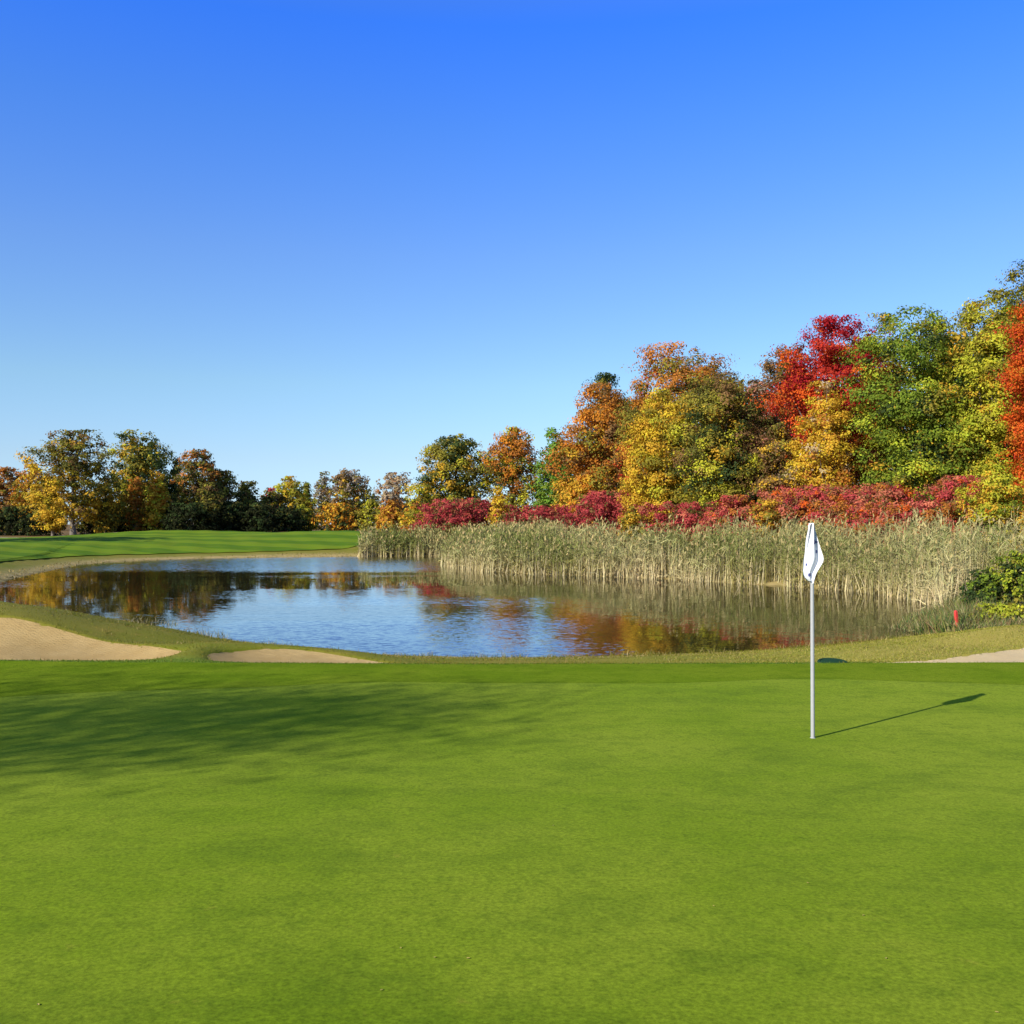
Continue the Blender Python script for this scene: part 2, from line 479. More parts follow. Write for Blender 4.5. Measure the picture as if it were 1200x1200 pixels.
def sheet(name, centre, radius, mat, off, rings, segs, r0=0.0, r1=None, zf=land):
    """a sheet lying on the ground inside a star-shaped outline"""
    a = np.linspace(0, 2 * np.pi, segs, endpoint=False)
    R = radius(a); R1 = R if r1 is None else r1(a); R0 = R * 0 if r0 is 0.0 else r0(a)
    t = np.linspace(0, 1, rings + 1)[:, None]
    rr = R0 + (R1 - R0) * t
    X = centre[0] + rr * np.cos(a); Y = centre[1] + rr * np.sin(a)
    Z = zf(X, Y) + off
    V = np.stack([X, Y, Z], -1).reshape(-1, 3)
    I = np.arange(V.shape[0]).reshape(rings + 1, segs); J = np.roll(I, -1, 1)
    F = np.stack([I[:-1], I[1:], J[1:], J[:-1]], -1).reshape(-1, 4)
    return mesh_np(name, V, F, mat, smooth=True)

GC = (1.5, 3.0)
def r_green(a):
    # far edge about 13.2 m from the camera, bending nearer on the left
    r = 10.3 + 3.6 * np.abs(np.cos(a)) ** 1.5 + 0.15 * np.sin(5 * a + 1) + 0.10 * np.sin(11 * a) + 0.05 * np.sin(23 * a + 2)
    return r * (1 + 0.06 * np.sin(a * 2 + 0.5) * 0)
def r_fringe(a):
    d = np.abs(np.sin(a))
    return np.minimum(12.35 / np.maximum(np.abs(np.sin(a)), 0.30), r_green(a) + 6.0) + 0.05 * np.sin(17 * a) * d
tag(sheet('putting_green', GC, r_green, GREEN, 0.008, 90, 360), kind='structure')
tag(sheet('fringe', GC, r_fringe, FRINGE, 0.010, 24, 500, r0=lambda a: r_green(a) - 0.01), kind='structure')

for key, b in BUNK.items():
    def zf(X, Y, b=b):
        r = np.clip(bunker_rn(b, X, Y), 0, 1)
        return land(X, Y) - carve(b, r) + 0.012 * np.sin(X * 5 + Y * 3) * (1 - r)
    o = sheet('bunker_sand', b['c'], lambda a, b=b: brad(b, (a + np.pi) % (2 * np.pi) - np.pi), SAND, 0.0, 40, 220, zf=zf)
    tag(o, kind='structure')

def r_fair(a):
    P = smooth_poly([(-17, 96.0), (-15, 100), (-16, 112), (-19, 124), (-34, 131), (-52, 124), (-60, 110), (-72, 100), (-75, 84), (-62, 66), (-44, 45), (-30.0, 49), (-32.6, 60), (-34.6, 69), (-36.2, 81), (-29, 90.5)], 3) - np.array(FC)
    an = np.arctan2(P[:, 1], P[:, 0]); o = np.argsort(an); r = np.hypot(P[:, 0], P[:, 1])[o]; an = an[o]
    return np.interp((a + np.pi) % (2 * np.pi) - np.pi, np.concatenate([an - 2 * np.pi, an, an + 2 * np.pi]), np.tile(r, 3))
FC = (-42, 96)
tag(sheet('fairway', FC, r_fair, FAIR, 0.06, 60, 300), kind='structure')

# cart path in front of the left trees
py_ = np.linspace(0, 1, 60)
pxx = -110 + 60 * py_; pyy = 108 + 20 * py_ + 3 * np.sin(py_ * 4)
X = np.stack([pxx, pxx], 1); Y = np.stack([pyy - 1.3, pyy + 1.3], 1); Z = land(X, Y) + 0.09
I = np.arange(120).reshape(60, 2)
tag(mesh_np('path', np.stack([X, Y, Z], -1).reshape(-1, 3), np.stack([I[:-1, 0], I[1:, 0], I[1:, 1], I[:-1, 1]], -1), PATH, smooth=True), kind='structure')

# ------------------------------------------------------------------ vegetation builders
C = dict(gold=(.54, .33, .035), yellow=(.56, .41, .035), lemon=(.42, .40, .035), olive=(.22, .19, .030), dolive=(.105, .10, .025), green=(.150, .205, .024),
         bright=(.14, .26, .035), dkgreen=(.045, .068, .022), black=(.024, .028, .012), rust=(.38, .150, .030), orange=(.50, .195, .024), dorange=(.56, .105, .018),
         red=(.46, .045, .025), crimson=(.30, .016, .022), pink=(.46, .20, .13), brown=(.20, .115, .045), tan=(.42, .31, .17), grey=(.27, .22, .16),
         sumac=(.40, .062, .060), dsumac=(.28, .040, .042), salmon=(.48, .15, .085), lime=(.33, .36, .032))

def pick_cols(rng, pal, t, x, n_out):
    """pal: list of (colour, weight, kt, kx): how the weight changes with height t and side x, both -1..1"""
    W = np.stack([w * np.exp(kt * t + kx * x) for _, w, kt, kx in pal], 1)
    W = np.cumsum(W / W.sum(1, keepdims=True), 1)
    idx = (rng.random(len(t))[:, None] > W).sum(1).clip(0, len(pal) - 1)
    return np.array([C[p[0]] for p in pal])[idx]

def leaves(rng, P, N, s, aspect=0.6):
    n = len(P)
    T = rng.normal(size=(n, 3)); T -= (T * N).sum(1, keepdims=True) * N
    T /= np.linalg.norm(T, axis=1, keepdims=True) + 1e-9
    B = np.cross(N, T)
    s = np.asarray(s)[:, None] * (0.65 + 0.7 * rng.random((n, 1)))
    V = np.stack([P - T * s * 0.5, P + B * s * 0.5 * aspect - T * s * 0.05, P + T * s * 0.5, P - B * s * 0.5 * aspect - T * s * 0.05], 1).reshape(-1, 3)
    return V, np.arange(4 * n).reshape(n, 4)

def tube(pts, rad, seg=6):
    pts = np.array(pts, float); rad = np.array(rad, float)
    V = []; F = []
    d = np.gradient(pts, axis=0); d /= np.linalg.norm(d, axis=1, keepdims=True) + 1e-9
    for p, t, r in zip(pts, d, rad):
        u = np.cross(t, (0.3, 1, 0.1)); u /= np.linalg.norm(u); v = np.cross(t, u)
        for k in range(seg):
            a = 2 * math.pi * k / seg
            V.append(p + r * (u * math.cos(a) + v * math.sin(a)))
    for i in range(len(pts) - 1):
        for k in range(seg):
            F.append((i * seg + k, i * seg + (k + 1) % seg, (i + 1) * seg + (k + 1) % seg, (i + 1) * seg + k))
    return np.array(V), np.array(F)

def join(parts):
    V = []; F = []; o = 0
    for v, f in parts:
        V.append(v); F.append(f + o); o += len(v)
    return np.concatenate(V), np.concatenate(F)

PROF = {
    'round': ([0, .08, .25, .5, .75, .92, 1], [.45, .70, .95, 1.0, .82, .48, .08]),
    'oval': ([0, .08, .25, .5, .75, .92, 1], [.60, .84, .99, .98, .82, .55, .15]),
    'tall': ([0, .08, .3, .6, .85, 1], [.70, .90, 1.0, .85, .50, .06]),
    'cone': ([0, .1, .3, .6, .85, 1], [.80, 1.0, .80, .48, .20, .03]),
    'vase': ([0, .15, .4, .7, .9, 1], [.25, .50, .82, 1.0, .66, .15]),
    'mound': ([0, .1, .4, .7, .9, 1], [.95, 1.0, .92, .72, .42, .08]),
}

def build_crown(seed, H, W, cb, prof, pal, leaf, cover, clump=0.17, sparse=0.0, cap=34000, lumps=0.15, loose=0.0):
    """leaf clumps spread through an uneven envelope. H height of the tree, W width, cb crown base (share of H)"""
    rng = np.random.default_rng(seed)
    h0, hc = H * cb, H * (1 - cb)
    ph = rng.uniform(0, 2 * np.pi, 10); fr = rng.integers(2, 6, 10)
    def env(t, a):
        r = np.interp(t, *PROF[prof]) * W / 2
        k = 0
        for i in range(5): k = k + np.sin(fr[i] * a + ph[i] + (3 + fr[i + 5]) * t * 1.6)
        return r * (1 + lumps * k / 2.4)
    area = math.pi * W * hc * 0.85
    # limb masses
    nl = int(np.clip(8 + 11 * hc / W, 10, 30)) if prof != 'mound' else int(np.clip(9 + 5 * W / hc, 10, 26))
    lt = (np.arange(nl) + rng.uniform(.1, .9, nl)) / nl; lt = lt ** 0.9
    la = np.arange(nl) * 2.4 + rng.uniform(-.6, .6, nl)
    LR = env(lt, la)
    lr = np.clip(LR * rng.uniform(.40, .80, nl), 0.13 * W, 0.38 * W)
    ld = np.maximum(LR - lr * .85, 0) * rng.uniform(.75, 1.05, nl)
    lc = np.stack([ld * np.cos(la), ld * np.sin(la), h0 + lt * hc], 1)
    lc[:, 2] = np.clip(lc[:, 2], h0 + lr * .35, H - lr * .75)
    rc0 = clump * math.sqrt(W * hc) * 0.50
    nc = int(area / (rc0 ** 2 * 1.0) * (1 - sparse)) + 10
    li = rng.choice(nl, nc, p=lr ** 2 / (lr ** 2).sum())
    dd = rng.normal(size=(nc, 3)); dd[:, 2] += .25
    dd[:, :2] += .5 * np.stack([np.cos(la), np.sin(la)], 1)[li]
    dd /= np.linalg.norm(dd, axis=1, keepdims=True)
    q = lc[li] + dd * (lr[li] * np.clip(rng.normal(.88, .17, nc), .2, 1.25))[:, None] * np.array([1, 1, .82])
    core = rng.random(nc) < .16
    ct = rng.random(nc); ca = rng.uniform(0, 2 * np.pi, nc); cr = env(ct, ca) * .55 * np.sqrt(rng.random(nc))
    q = np.where(core[:, None], np.stack([cr * np.cos(ca), cr * np.sin(ca), h0 + ct * hc * .85], 1), q)
    rc = rc0 * rng.uniform(0.45, 1.3, nc)
    cx, cy, cz = q.T
    cz = np.clip(cz, h0 * .9 + .1, H - rc * .4)
    a = np.arctan2(cy, cx); t = ((cz - h0) / hc).clip(0, 1)
    leaf = max(leaf, math.sqrt(area * cover * (1 - sparse) / (cap * 0.3)))
    lf = leaf * leaf * 0.3
    n = int(min(cap, area * cover * (1 - sparse) / lf))
    w = rc ** 2; w /= w.sum()
    ci = rng.choice(nc, n, p=w)
    D = rng.normal(size=(n, 3)); D[:, 2] = D[:, 2] + 0.35
    out_c = np.stack([np.cos(a), np.sin(a), 0.5 + 0 * a], 1)
    out = out_c[ci]
    D = D + 0.55 * out
    D /= np.linalg.norm(D, axis=1, keepdims=True)
    rad = rc[ci] * np.clip(rng.normal(0.80, 0.28, n), 0.1, 1.25)
    ax = out_c + rng.normal(size=(nc, 3)) * .55
    ax /= np.linalg.norm(ax, axis=1, keepdims=True)
    stretch = rng.uniform(-.25, 1.25, nc)                    # clumps drawn out into sprays along their twig
    off = D * rad[:, None] * np.array([0.95, 0.95, 0.68])
    al = (off * ax[ci]).sum(1)
    off = off + ax[ci] * (al * stretch[ci])[:, None]
    P = np.stack([cx, cy, cz], 1)[ci] + off + rng.normal(size=(n, 3)) * loose
    P[:, 2] = np.minimum(P[:, 2], H + .25 * rng.random(n))
    P[:, 2] = np.maximum(P[:, 2], 0.05)
    N = 0.75 * D + 0.25 * out + rng.normal(size=(n, 3)) * 0.34
    N[:, 2] += 0.15
    N /= np.linalg.norm(N, axis=1, keepdims=True)
    V, F = leaves(rng, P, N, np.full(n, leaf))
    tt = 2 * t - 1; xx = cx / (W / 2)
    cc = pick_cols(rng, pal, tt, xx, nc) * rng.uniform(0.78, 1.2, (nc, 1))
    col = cc[ci]
    own = rng.random(n) < 0.13
    col2 = pick_cols(rng, pal, (2 * (P[:, 2] - h0) / hc - 1).clip(-1.2, 1.2), (P[:, 0] / (W / 2)).clip(-1.3, 1.3), n)
    col = np.where(own[:, None], col2, col) * 1.10 * rng.uniform(0.86, 1.14, (n, 1)) * rng.uniform(0.93, 1.07, (n, 3))
    return V, F, np.clip(col, 0.004, 0.85), np.stack([cx, cy, cz], 1), rng

def build_trunk(rng, H, W, cb, tops, rt, limbs=9, bend=0.03):
    parts = []
    hh = H * (cb + (1 - cb) * 0.72)
    k = 8
    zz = np.linspace(-0.25, hh, k)
    off = np.cumsum(rng.normal(size=(k, 2)) * bend * H / k, 0) * 0.8; off -= off[0]
    pts = np.column_stack([off, zz])
    rad = rt * (1 - 0.82 * np.linspace(0, 1, k)); rad[0] *= 1.35
    parts.append(tube(pts, rad, 8))
    idx = rng.permutation(len(tops))[:limbs]
    for i in idx:
        e = tops[i]
        zb = np.clip(e[2] * rng.uniform(0.35, 0.75), H * cb * 0.6, hh * 0.95)
        j = zb / hh; b = np.array([np.interp(zb, zz, off[:, 0]), np.interp(zb, zz, off[:, 1]), zb])
        m = 0.5 * (b + e) + np.array([0, 0, 0.06 * H * rng.uniform(-0.3, 1)])
        s = np.linspace(0, 1, 5)[:, None]
        c = (1 - s) ** 2 * b + 2 * s * (1 - s) * m + s ** 2 * e
        r = rt * (1 - 0.75 * j) * 0.42
        parts.append(tube(c, r * np.linspace(1, 0.18, 5), 5))
    return join(parts)

def at(px, D):
    return (px - 600.0) / PX * D

def tree(name, label, px, top, wpx, D, pal, prof='round', cb=0.12, cover=2.3, seed=None, leafpx=2.9, clump=0.17, sparse=0.0, cat='tree', group=None,
         rt=None, limbs=9, cap=80000, lumps=0.15, trunk=True, dx=0.0):
    x = at(px, D) + dx; z = gz(x, D)
    H = CAMZ + (HZ - top) * D / PX - z
    W = wpx * D / PX * (1.15 if px > 640 and D < 120 else 1.0)
    seed = seed if seed is not None else int(px * 7 + top * 13 + D)
    leaf = max(0.10, leafpx * D / PX)
    V, F, col, tops, rng = build_crown(seed, H, W, cb, prof, pal, leaf, cover, clump, sparse, cap, lumps)
    r = empty(name, (x, D, z))
    tag(r, label, cat, group)
    if trunk:
        tv, tf = build_trunk(rng, H, W, cb, tops, rt or 0.022 * H + 0.03, limbs)
        mesh_np('trunk', tv, tf, BARK, r, smooth=True)
    else:
        parts = []
        for k in range(7):
            e = tops[rng.integers(len(tops))]
            s = np.linspace(0, 1, 4)[:, None]; b = np.array([rng.uniform(-.15, .15) * W, rng.uniform(-.1, .1) * W, -0.15])
            parts.append(tube(b + (e - b) * s + np.array([0, 0, 0.08 * H]) * np.sin(s * np.pi), np.array([1, .8, .6, .3]) * 0.045, 5))
        tv, tf = join(parts)
        mesh_np('stems', tv, tf, BARK, r, smooth=True)
    mesh_np('crown' if trunk else 'foliage', V, F, LEAF, r, col=col)
    return r

# ------------------------------------------------------------------ the right-hand wood, back row first
T = tree
T('maple_tree', 'crimson red maple with an orange left edge rising behind the pale golden tree', 983, 374, 106, 71,
  [('crimson', 1.3, .6, .8), ('red', .6, .2, -.3), ('dorange', .11, -.3, -2.8)], 'vase', .1, seed=11)
T('tree', 'dark green pointed treetop standing behind the rusty orange tree at the wood\'s left end', 711, 441, 62, 108,
  [('dkgreen', 1, .3, 0), ('olive', .4, -1, 0)], 'cone', .08, seed=12)
T('tree', 'tall broad tree with rust top and olive middle, highest of the wood\'s left half', 804, 406, 118, 86,
  [('rust', .7, 1.4, .4), ('olive', 1.0, -.4, 0), ('dolive', .4, -.5, .2), ('orange', .25, .8, .3)], 'round', .1, seed=13)
T('tree', 'dark red narrow tree between the rusty orange tree and the tall rust and olive tree', 762, 433, 52, 90,
  [('red', .55, .4, 0), ('rust', 1, 0, 0), ('brown', .4, 0, 0)], 'tall', .08, seed=14)
T('tree', 'rusty orange tree with pinkish left edge at the left end of the wood', 704, 452, 98, 96,
  [('rust', 1, .2, 0), ('orange', .8, -.1, 0), ('orange', .4, .5, -1.5), ('brown', .4, 0, .3), ('olive', .35, -1.0, 0), ('gold', .35, -1.2, 0)], 'tall', .06, seed=15)
T('tree', 'slim bright green tree left of the rusty orange tree', 651, 503, 42, 112,
  [('bright', 1, 0, 0), ('green', .7, 0, 0), ('dkgreen', .25, -.5, 0)], 'tall', .08, seed=16, lumps=.2)
T('tree', 'thin grey brown and rust treetop left of the crimson maple', 926, 404, 76, 88,
  [('rust', .8, -.2, -.3), ('brown', .9, .5, .3), ('dolive', .4, 0, 0)], 'round', .1, seed=17, sparse=.15, clump=.13)
T('tree', 'pinkish brown thinning tree with dark gaps beside the olive yellow tree', 893, 446, 66, 76,
  [('pink', .5, 1.2, 0), ('brown', .9, 0, 0), ('dolive', .9, -.3, .3), ('grey', .3, .5, 0)], 'round', .08, seed=18, sparse=.1, clump=.13)
T('tree', 'bright golden yellow tree in front of the dark red narrow tree', 781, 459, 80, 79,
  [('gold', 1.0, .3, -.8), ('yellow', .7, -.2, -.8), ('olive', .55, 0, 1.4), ('lemon', .3, -.8, .6)], 'oval', .05, seed=19)
T('tree', 'muted olive and yellow green broad tree right of the golden yellow tree', 842, 439, 96, 75,
  [('olive', 1.0, .8, 0), ('lemon', .8, -1.3, 0), ('dolive', .7, -.2, .3), ('brown', .35, 1.0, .4), ('gold', .25, -.6, -.6), ('dkgreen', .5, -.6, .4)], 'round', .05, seed=20)
T('tree', 'salmon and orange small tree squeezed between crimson maple and green yellow maple', 1018, 440, 54, 70,
  [('salmon', .8, .6, 0), ('orange', 1.0, -.2, 0), ('gold', .5, -.5, 0)], 'tall', .05, seed=21)
T('maple_tree', 'pale golden tree standing in front of the crimson maple', 965, 448, 58, 66,
  [('gold', 1.0, 0, 0), ('yellow', .7, .4, 0), ('tan', .3, .6, 0), ('rust', .2, -.4, .8)], 'oval', .1, seed=22, lumps=.2)
T('tree', 'brown gold bushy small tree below the thin grey brown treetop', 912, 500, 50, 69,
  [('gold', .6, -.3, .3), ('brown', 1, .2, -.3), ('olive', .5, -.3, 0), ('dolive', .5, .2, 0)], 'mound', .02, seed=23)
T('maple_tree', 'tall green maple turning yellow, standing behind the flag', 1074, 360, 122, 63.5,
  [('green', 1.3, .3, .1), ('lime', .75, -.4, 0), ('olive', .3, .4, .3), ('gold', .10, -1.3, -.8), ('dkgreen', .5, 0, .4)], 'oval', .04, seed=24, clump=.14, leafpx=3.1)
T('tree', 'dark green tall treetop at the photo\'s right edge behind the yellow green tall tree', 1218, 306, 92, 70,
  [('dkgreen', 1, 0, 0), ('olive', .8, 0, 0), ('dolive', .6, 0, 0)], 'oval', .1, seed=25, clump=.12)
T('tree', 'yellow green tall tree right of the green maple', 1163, 340, 88, 61.5,
  [('lemon', 1.2, -.1, 0), ('lime', .8, -.2, 0), ('olive', .5, 1.0, .2), ('gold', .3, -.6, .3)], 'oval', .04, seed=26, clump=.14, leafpx=3.1)
T('maple_tree', 'fiery red orange maple cut off by the photo\'s right edge', 1230, 352, 86, 56,
  [('dorange', 1.2, .2, 0), ('red', .6, 0, 0), ('orange', .4, -.5, 0)], 'oval', .08, seed=27, clump=.15)
T('shrub', 'gold and green leafy bush below the fiery maple at the right edge', 1168, 558, 84, 53,
  [('lemon', .8, 0, 0), ('gold', .7, 0, 0), ('green', .5, 0, 0), ('orange', .25, 0, .5)], 'mound', .0, seed=28, cat='shrub', trunk=False)
T('shrub', 'yellow green bush at the foot of the tall green maple', 1070, 545, 80, 63,
  [('lime', .8, 0, 0), ('green', .9, 0, .2), ('gold', .5, -.3, -.5), ('dkgreen', .5, 0, .4)], 'mound', .0, seed=29, cat='shrub', trunk=False)
T('shrub', 'bright yellow bush at the foot of the golden yellow tree', 800, 552, 90, 80,
  [('yellow', .8, 0, -.4), ('gold', .6, 0, -.4), ('lemon', .8, 0, .4), ('olive', .4, 0, 0)], 'mound', .0, seed=30, cat='shrub', trunk=False)
T('shrub', 'yellow green bush at the foot of the muted olive tree', 862, 540, 76, 79,
  [('lemon', .7, 0, 0), ('lime', .5, 0, 0), ('dkgreen', .7, .2, .3), ('gold', .25, 0, 0)], 'mound', .0, seed=31, cat='shrub', trunk=False)
T('shrub', 'golden low bush at the foot of the rusty orange tree', 690, 560, 60, 92,
  [('gold', .9, -.3, 0), ('olive', .6, 0, 0), ('orange', .5, .4, 0)], 'mound', .0, seed=32, cat='shrub', trunk=False)
T('shrub', 'orange and gold bush below the pale golden tree', 985, 556, 66, 66,
  [('orange', .7, 0, .4), ('gold', .8, 0, -.3), ('rust', .5, 0, .3)], 'mound', .0, seed=33, cat='shrub', trunk=False)

# back row filling the wood
for i, (px, tp, w, D, pal, lab) in enumerate([
    (672, 520, 50, 118, [('rust', .8, .3, 0), ('olive', .8, 0, 0)], 'small rust and olive tree seen between the slim green tree and the rusty orange tree'),
    (735, 470, 70, 112, [('rust', .8, .5, 0), ('brown', .8, 0, 0), ('olive', .4, -.5, 0)], 'brownish tree deep in the wood behind the rusty orange and the dark red trees'),
    (860, 450, 80, 100, [('olive', .8, 0, 0), ('rust', .6, .4, 0), ('dolive', .5, 0, 0)], 'olive and rust tree deep in the wood behind the muted olive tree'),
    (945, 450, 80, 98, [('brown', 1, 0, 0), ('rust', .6, 0, 0), ('dolive', .6, 0, 0)], 'brown tree deep in the wood behind the crimson and the pale golden maples'),
    (1035, 420, 80, 92, [('olive', .8, 0, 0), ('gold', .5, 0, 0), ('rust', .3, .4, -1)], 'olive gold tree deep in the wood between the crimson maple and the green maple'),
    (1120, 385, 84, 88, [('olive', 1, 0, 0), ('dkgreen', .6, 0, 0), ('gold', .3, 0, 0)], 'olive tree deep in the wood between the green maple and the yellow green tall tree'),
    (1190, 360, 90, 84, [('dkgreen', .8, 0, 0), ('olive', 1, 0, 0)], 'dark olive tree deep in the wood behind the fiery red orange maple')]):
    T('tree', lab, px, tp, w, D, pal, 'oval', .02, seed=60 + i, cap=16000)

# sumac thicket between wood and reeds: one label for each shrub
SUM = [('sumac', 1, 0, 0), ('dsumac', .8, -.5, 0), ('salmon', .2, .8, 0), ('brown', .35, -.8, 0), ('dolive', .2, -1.0, 0)]
SUMO = [('sumac', .8, 0, 0), ('salmon', .5, .5, 0), ('rust', .6, .1, 0), ('dorange', .12, .2, 0), ('brown', .5, -.6, 0), ('dolive', .25, -.8, 0)]
for i, (px, tp, w, D, pal, lab) in enumerate([
    (545, 582, 100, 101, SUM, 'red sumac thicket left of the slim yellow sapling, farthest left of the sumacs'),
    (632, 586, 88, 90, SUM, 'red sumac thicket right of the slim yellow sapling, below the green tree'),
    (714, 577, 84, 83, SUM, 'rosy red sumac thicket in front of the rusty orange tree'),
    (806, 585, 112, 74, SUM, 'wide red sumac thicket in front of the golden yellow tree'),
    (866, 577, 70, 71, SUMO, 'orange red sumac shrub in front of the muted olive tree'),
    (955, 570, 104, 64, SUMO, 'orange red sumac thicket right behind the white flag'),
    (1022, 562, 100, 61, SUMO, 'salmon red sumac thicket right of the flag, below the orange small tree'),
    (1046, 588, 90, 56, SUMO, 'low red sumac shrub close behind the reeds right of the flag'),
    (1124, 556, 84, 56, SUMO, 'tall red sumac shrub below the yellow green tall tree'),
]):
    T('sumac_shrub', lab, px, tp + 4 + 4 * math.sin(i * 2.3), w * 1.3, D, pal, 'mound', .0, seed=100 + i, cat='shrub', group='sumac shrubs behind the reeds', trunk=False, clump=.14, leafpx=2.8, cover=2.4)
T('shrub', 'olive gold rounded bush among the red sumacs under the golden yellow tree', 741, 594, 30, 70,
  [('olive', .8, 0, 0), ('gold', .8, 0, 0)], 'mound', .0, seed=120, cat='shrub', trunk=False)
T('shrub', 'rusty gold bush left of the flag behind the reeds', 900, 586, 44, 62,
  [('gold', .9, 0, 0), ('rust', .7, 0, 0), ('olive', .5, 0, 0)], 'mound', .0, seed=121, cat='shrub', trunk=False)
T('shrub', 'slim bright yellow sapling standing between two red sumac thickets', 584, 567, 22, 93,
  [('gold', 1, 0, 0), ('yellow', .6, .3, 0)], 'tall', .02, seed=122, cat='shrub', trunk=False)

# ------------------------------------------------------------------ the middle and far trees
T('tree', 'olive yellow spreading tree left of the round rust topped tree in the middle', 534, 513, 98, 130,
  [('olive', 1.0, .2, 0), ('lemon', .5, -.2, -.2), ('gold', .45, 0, -.5), ('dkgreen', .5, .4, -.4), ('dolive', .6, 0, .4)], 'round', .06, seed=40)
T('tree', 'round tree with rust top and olive lower half in the middle', 601, 502, 66, 126,
  [('rust', .6, 1.6, 0), ('orange', .45, 1.2, 0), ('olive', 1.0, -.6, 0), ('lemon', .5, -.8, 0), ('dolive', .4, -.4, 0)], 'round', .14, seed=41)
T('tree', 'pale straw coloured thin tree left of the olive yellow spreading tree', 460, 554, 46, 190,
  [('tan', 1, .4, 0), ('grey', .7, .4, .3), ('rust', .4, -1.6, 0)], 'vase', .1, seed=42, sparse=.35, clump=.12)
T('tree', 'brown and olive tree in the middle distance right of the thin grey tree', 411, 552, 52, 178,
  [('brown', .8, 1, 0), ('olive', .9, -.3, 0), ('gold', .5, -.3, 0), ('dkgreen', .4, -.8, .3), ('grey', .4, 1.2, .3)], 'round', .05, seed=43)
T('tree', 'thin grey green tall tree far behind the pond', 379, 553, 28, 200,
  [('grey', .8, .8, 0), ('olive', .8, -.5, 0)], 'tall', .1, seed=44, sparse=.35, clump=.13)
T('tree', 'yellow olive rounded tree right of the dark hedge like trees', 338, 559, 48, 175,
  [('lemon', .7, 0, 0), ('gold', .7, .2, -.3), ('olive', .7, -.2, 0), ('dkgreen', .4, -1.4, 0)], 'round', .03, seed=45)
T('tree', 'small green pointed tree right of the yellow olive rounded tree', 359, 566, 24, 186,
  [('olive', 1, 0, 0), ('green', .5, 0, 0)], 'cone', .03, seed=46)
for i, (px, tp, w, D, pal, lab) in enumerate([
    (396, 590, 50, 165, [('orange', .7, 0, 0), ('gold', .6, 0, -.5), ('dkgreen', .5, -.4, 0)], 'orange low bush in front of the brown and olive tree'),
    (352, 592, 36, 166, [('lemon', .8, .3, 0), ('dkgreen', 1, -.5, 0), ('olive', .5, 0, 0)], 'yellow and dark green bush at the end of the dark hedge trees'),
    (437, 586, 36, 160, [('olive', .9, 0, 0), ('lemon', .5, 0, 0)], 'olive bush above the far end of the reeds'),
    (458, 587, 34, 150, [('gold', .6, -.3, 0), ('rust', .8, .3, 0)], 'rusty bush under the pale straw coloured tree'),
    (485, 588, 36, 140, [('yellow', .8, 0, 0), ('orange', .5, 0, 0), ('olive', .6, 0, 0)], 'yellow bush just left of the red sumacs'),
    (500, 570, 40, 150, [('olive', .9, 0, 0), ('dkgreen', .7, 0, 0)], 'dark olive bush at the left foot of the olive yellow spreading tree')]):
    T('shrub', lab, px, tp, w, D, pal, 'mound', .0, seed=140 + i, cat='shrub', trunk=False)

T('tree', 'large open crowned tree with bare trunk and yellow lower leaves, tallest on the left', 86, 506, 84, 140,
  [('olive', 1.0, .5, .1), ('dolive', .7, .8, .3), ('gold', .8, -1.6, -.9), ('brown', .5, .5, 0), ('yellow', .3, -2.2, -.6)], 'round', .15, seed=50, clump=.15, limbs=18, rt=.42, sparse=.2, lumps=.22)
T('tree', 'olive green tree with yellow left half beside the large open crowned tree', 165, 507, 78, 162,
  [('olive', 1.0, 0, 0), ('lemon', .5, 0, -1.0), ('dkgreen', .7, .7, .9), ('gold', .4, -.4, -.5)], 'round', .06, seed=51)
T('tree', 'brown and olive tree with a leaning open top left of the dark hedge like trees', 232, 527, 46, 152,
  [('brown', .8, .8, .4), ('dolive', 1, 0, 0), ('rust', .4, .8, .2), ('olive', .5, -.4, 0)], 'vase', .06, seed=52, sparse=.1)
T('tree', 'small dark evergreen top between the olive green tree and the leaning brown tree', 206, 536, 30, 168,
  [('dkgreen', 1, 0, 0), ('dolive', .5, 0, 0)], 'cone', .02, seed=53)
T('tree', 'bright orange yellow young tree in front of the olive green tree', 183, 552, 24, 148,
  [('gold', 1, .3, 0), ('orange', .4, 0, 0), ('lemon', .6, -.8, 0)], 'oval', .04, seed=54)
T('tree', 'orange tinted young tree right of the large open crowned tree', 160, 560, 26, 150,
  [('rust', .8, 0, 0), ('orange', .5, 0, 0), ('olive', .7, -.3, 0)], 'oval', .04, seed=55)
T('tree', 'yellow gold low tree under the left side of the large open crowned tree', 62, 556, 40, 146,
  [('gold', 1, 0, 0), ('olive', .7, .3, .2), ('yellow', .5, -.5, 0)], 'round', .10, seed=56)
T('tree', 'gold and olive low tree under the right side of the large open crowned tree', 124, 562, 44, 147,
  [('olive', .9, 0, 0), ('gold', .7, -.3, 0), ('dolive', .5, 0, 0)], 'round', .05, seed=57)
T('tree', 'rust topped tree at the photo\'s left edge', 8, 548, 44, 176,
  [('rust', .8, .8, 0), ('brown', .7, 0, 0), ('olive', .5, -.6, 0), ('orange', .3, 0, 0)], 'round', .04, seed=58)
T('tree', 'gold brown tree second from the photo\'s left edge', 38, 546, 38, 170,
  [('gold', .6, 0, 0), ('olive', .8, 0, 0), ('rust', .5, .6, 0)], 'round', .04, seed=59)
HEDGE = [('black', .9, -1.8, 0), ('dkgreen', .5, -.4, 0), ('dolive', .9, .6, 0), ('olive', .8, 1.3, 0), ('brown', .35, 1.4, 0)]
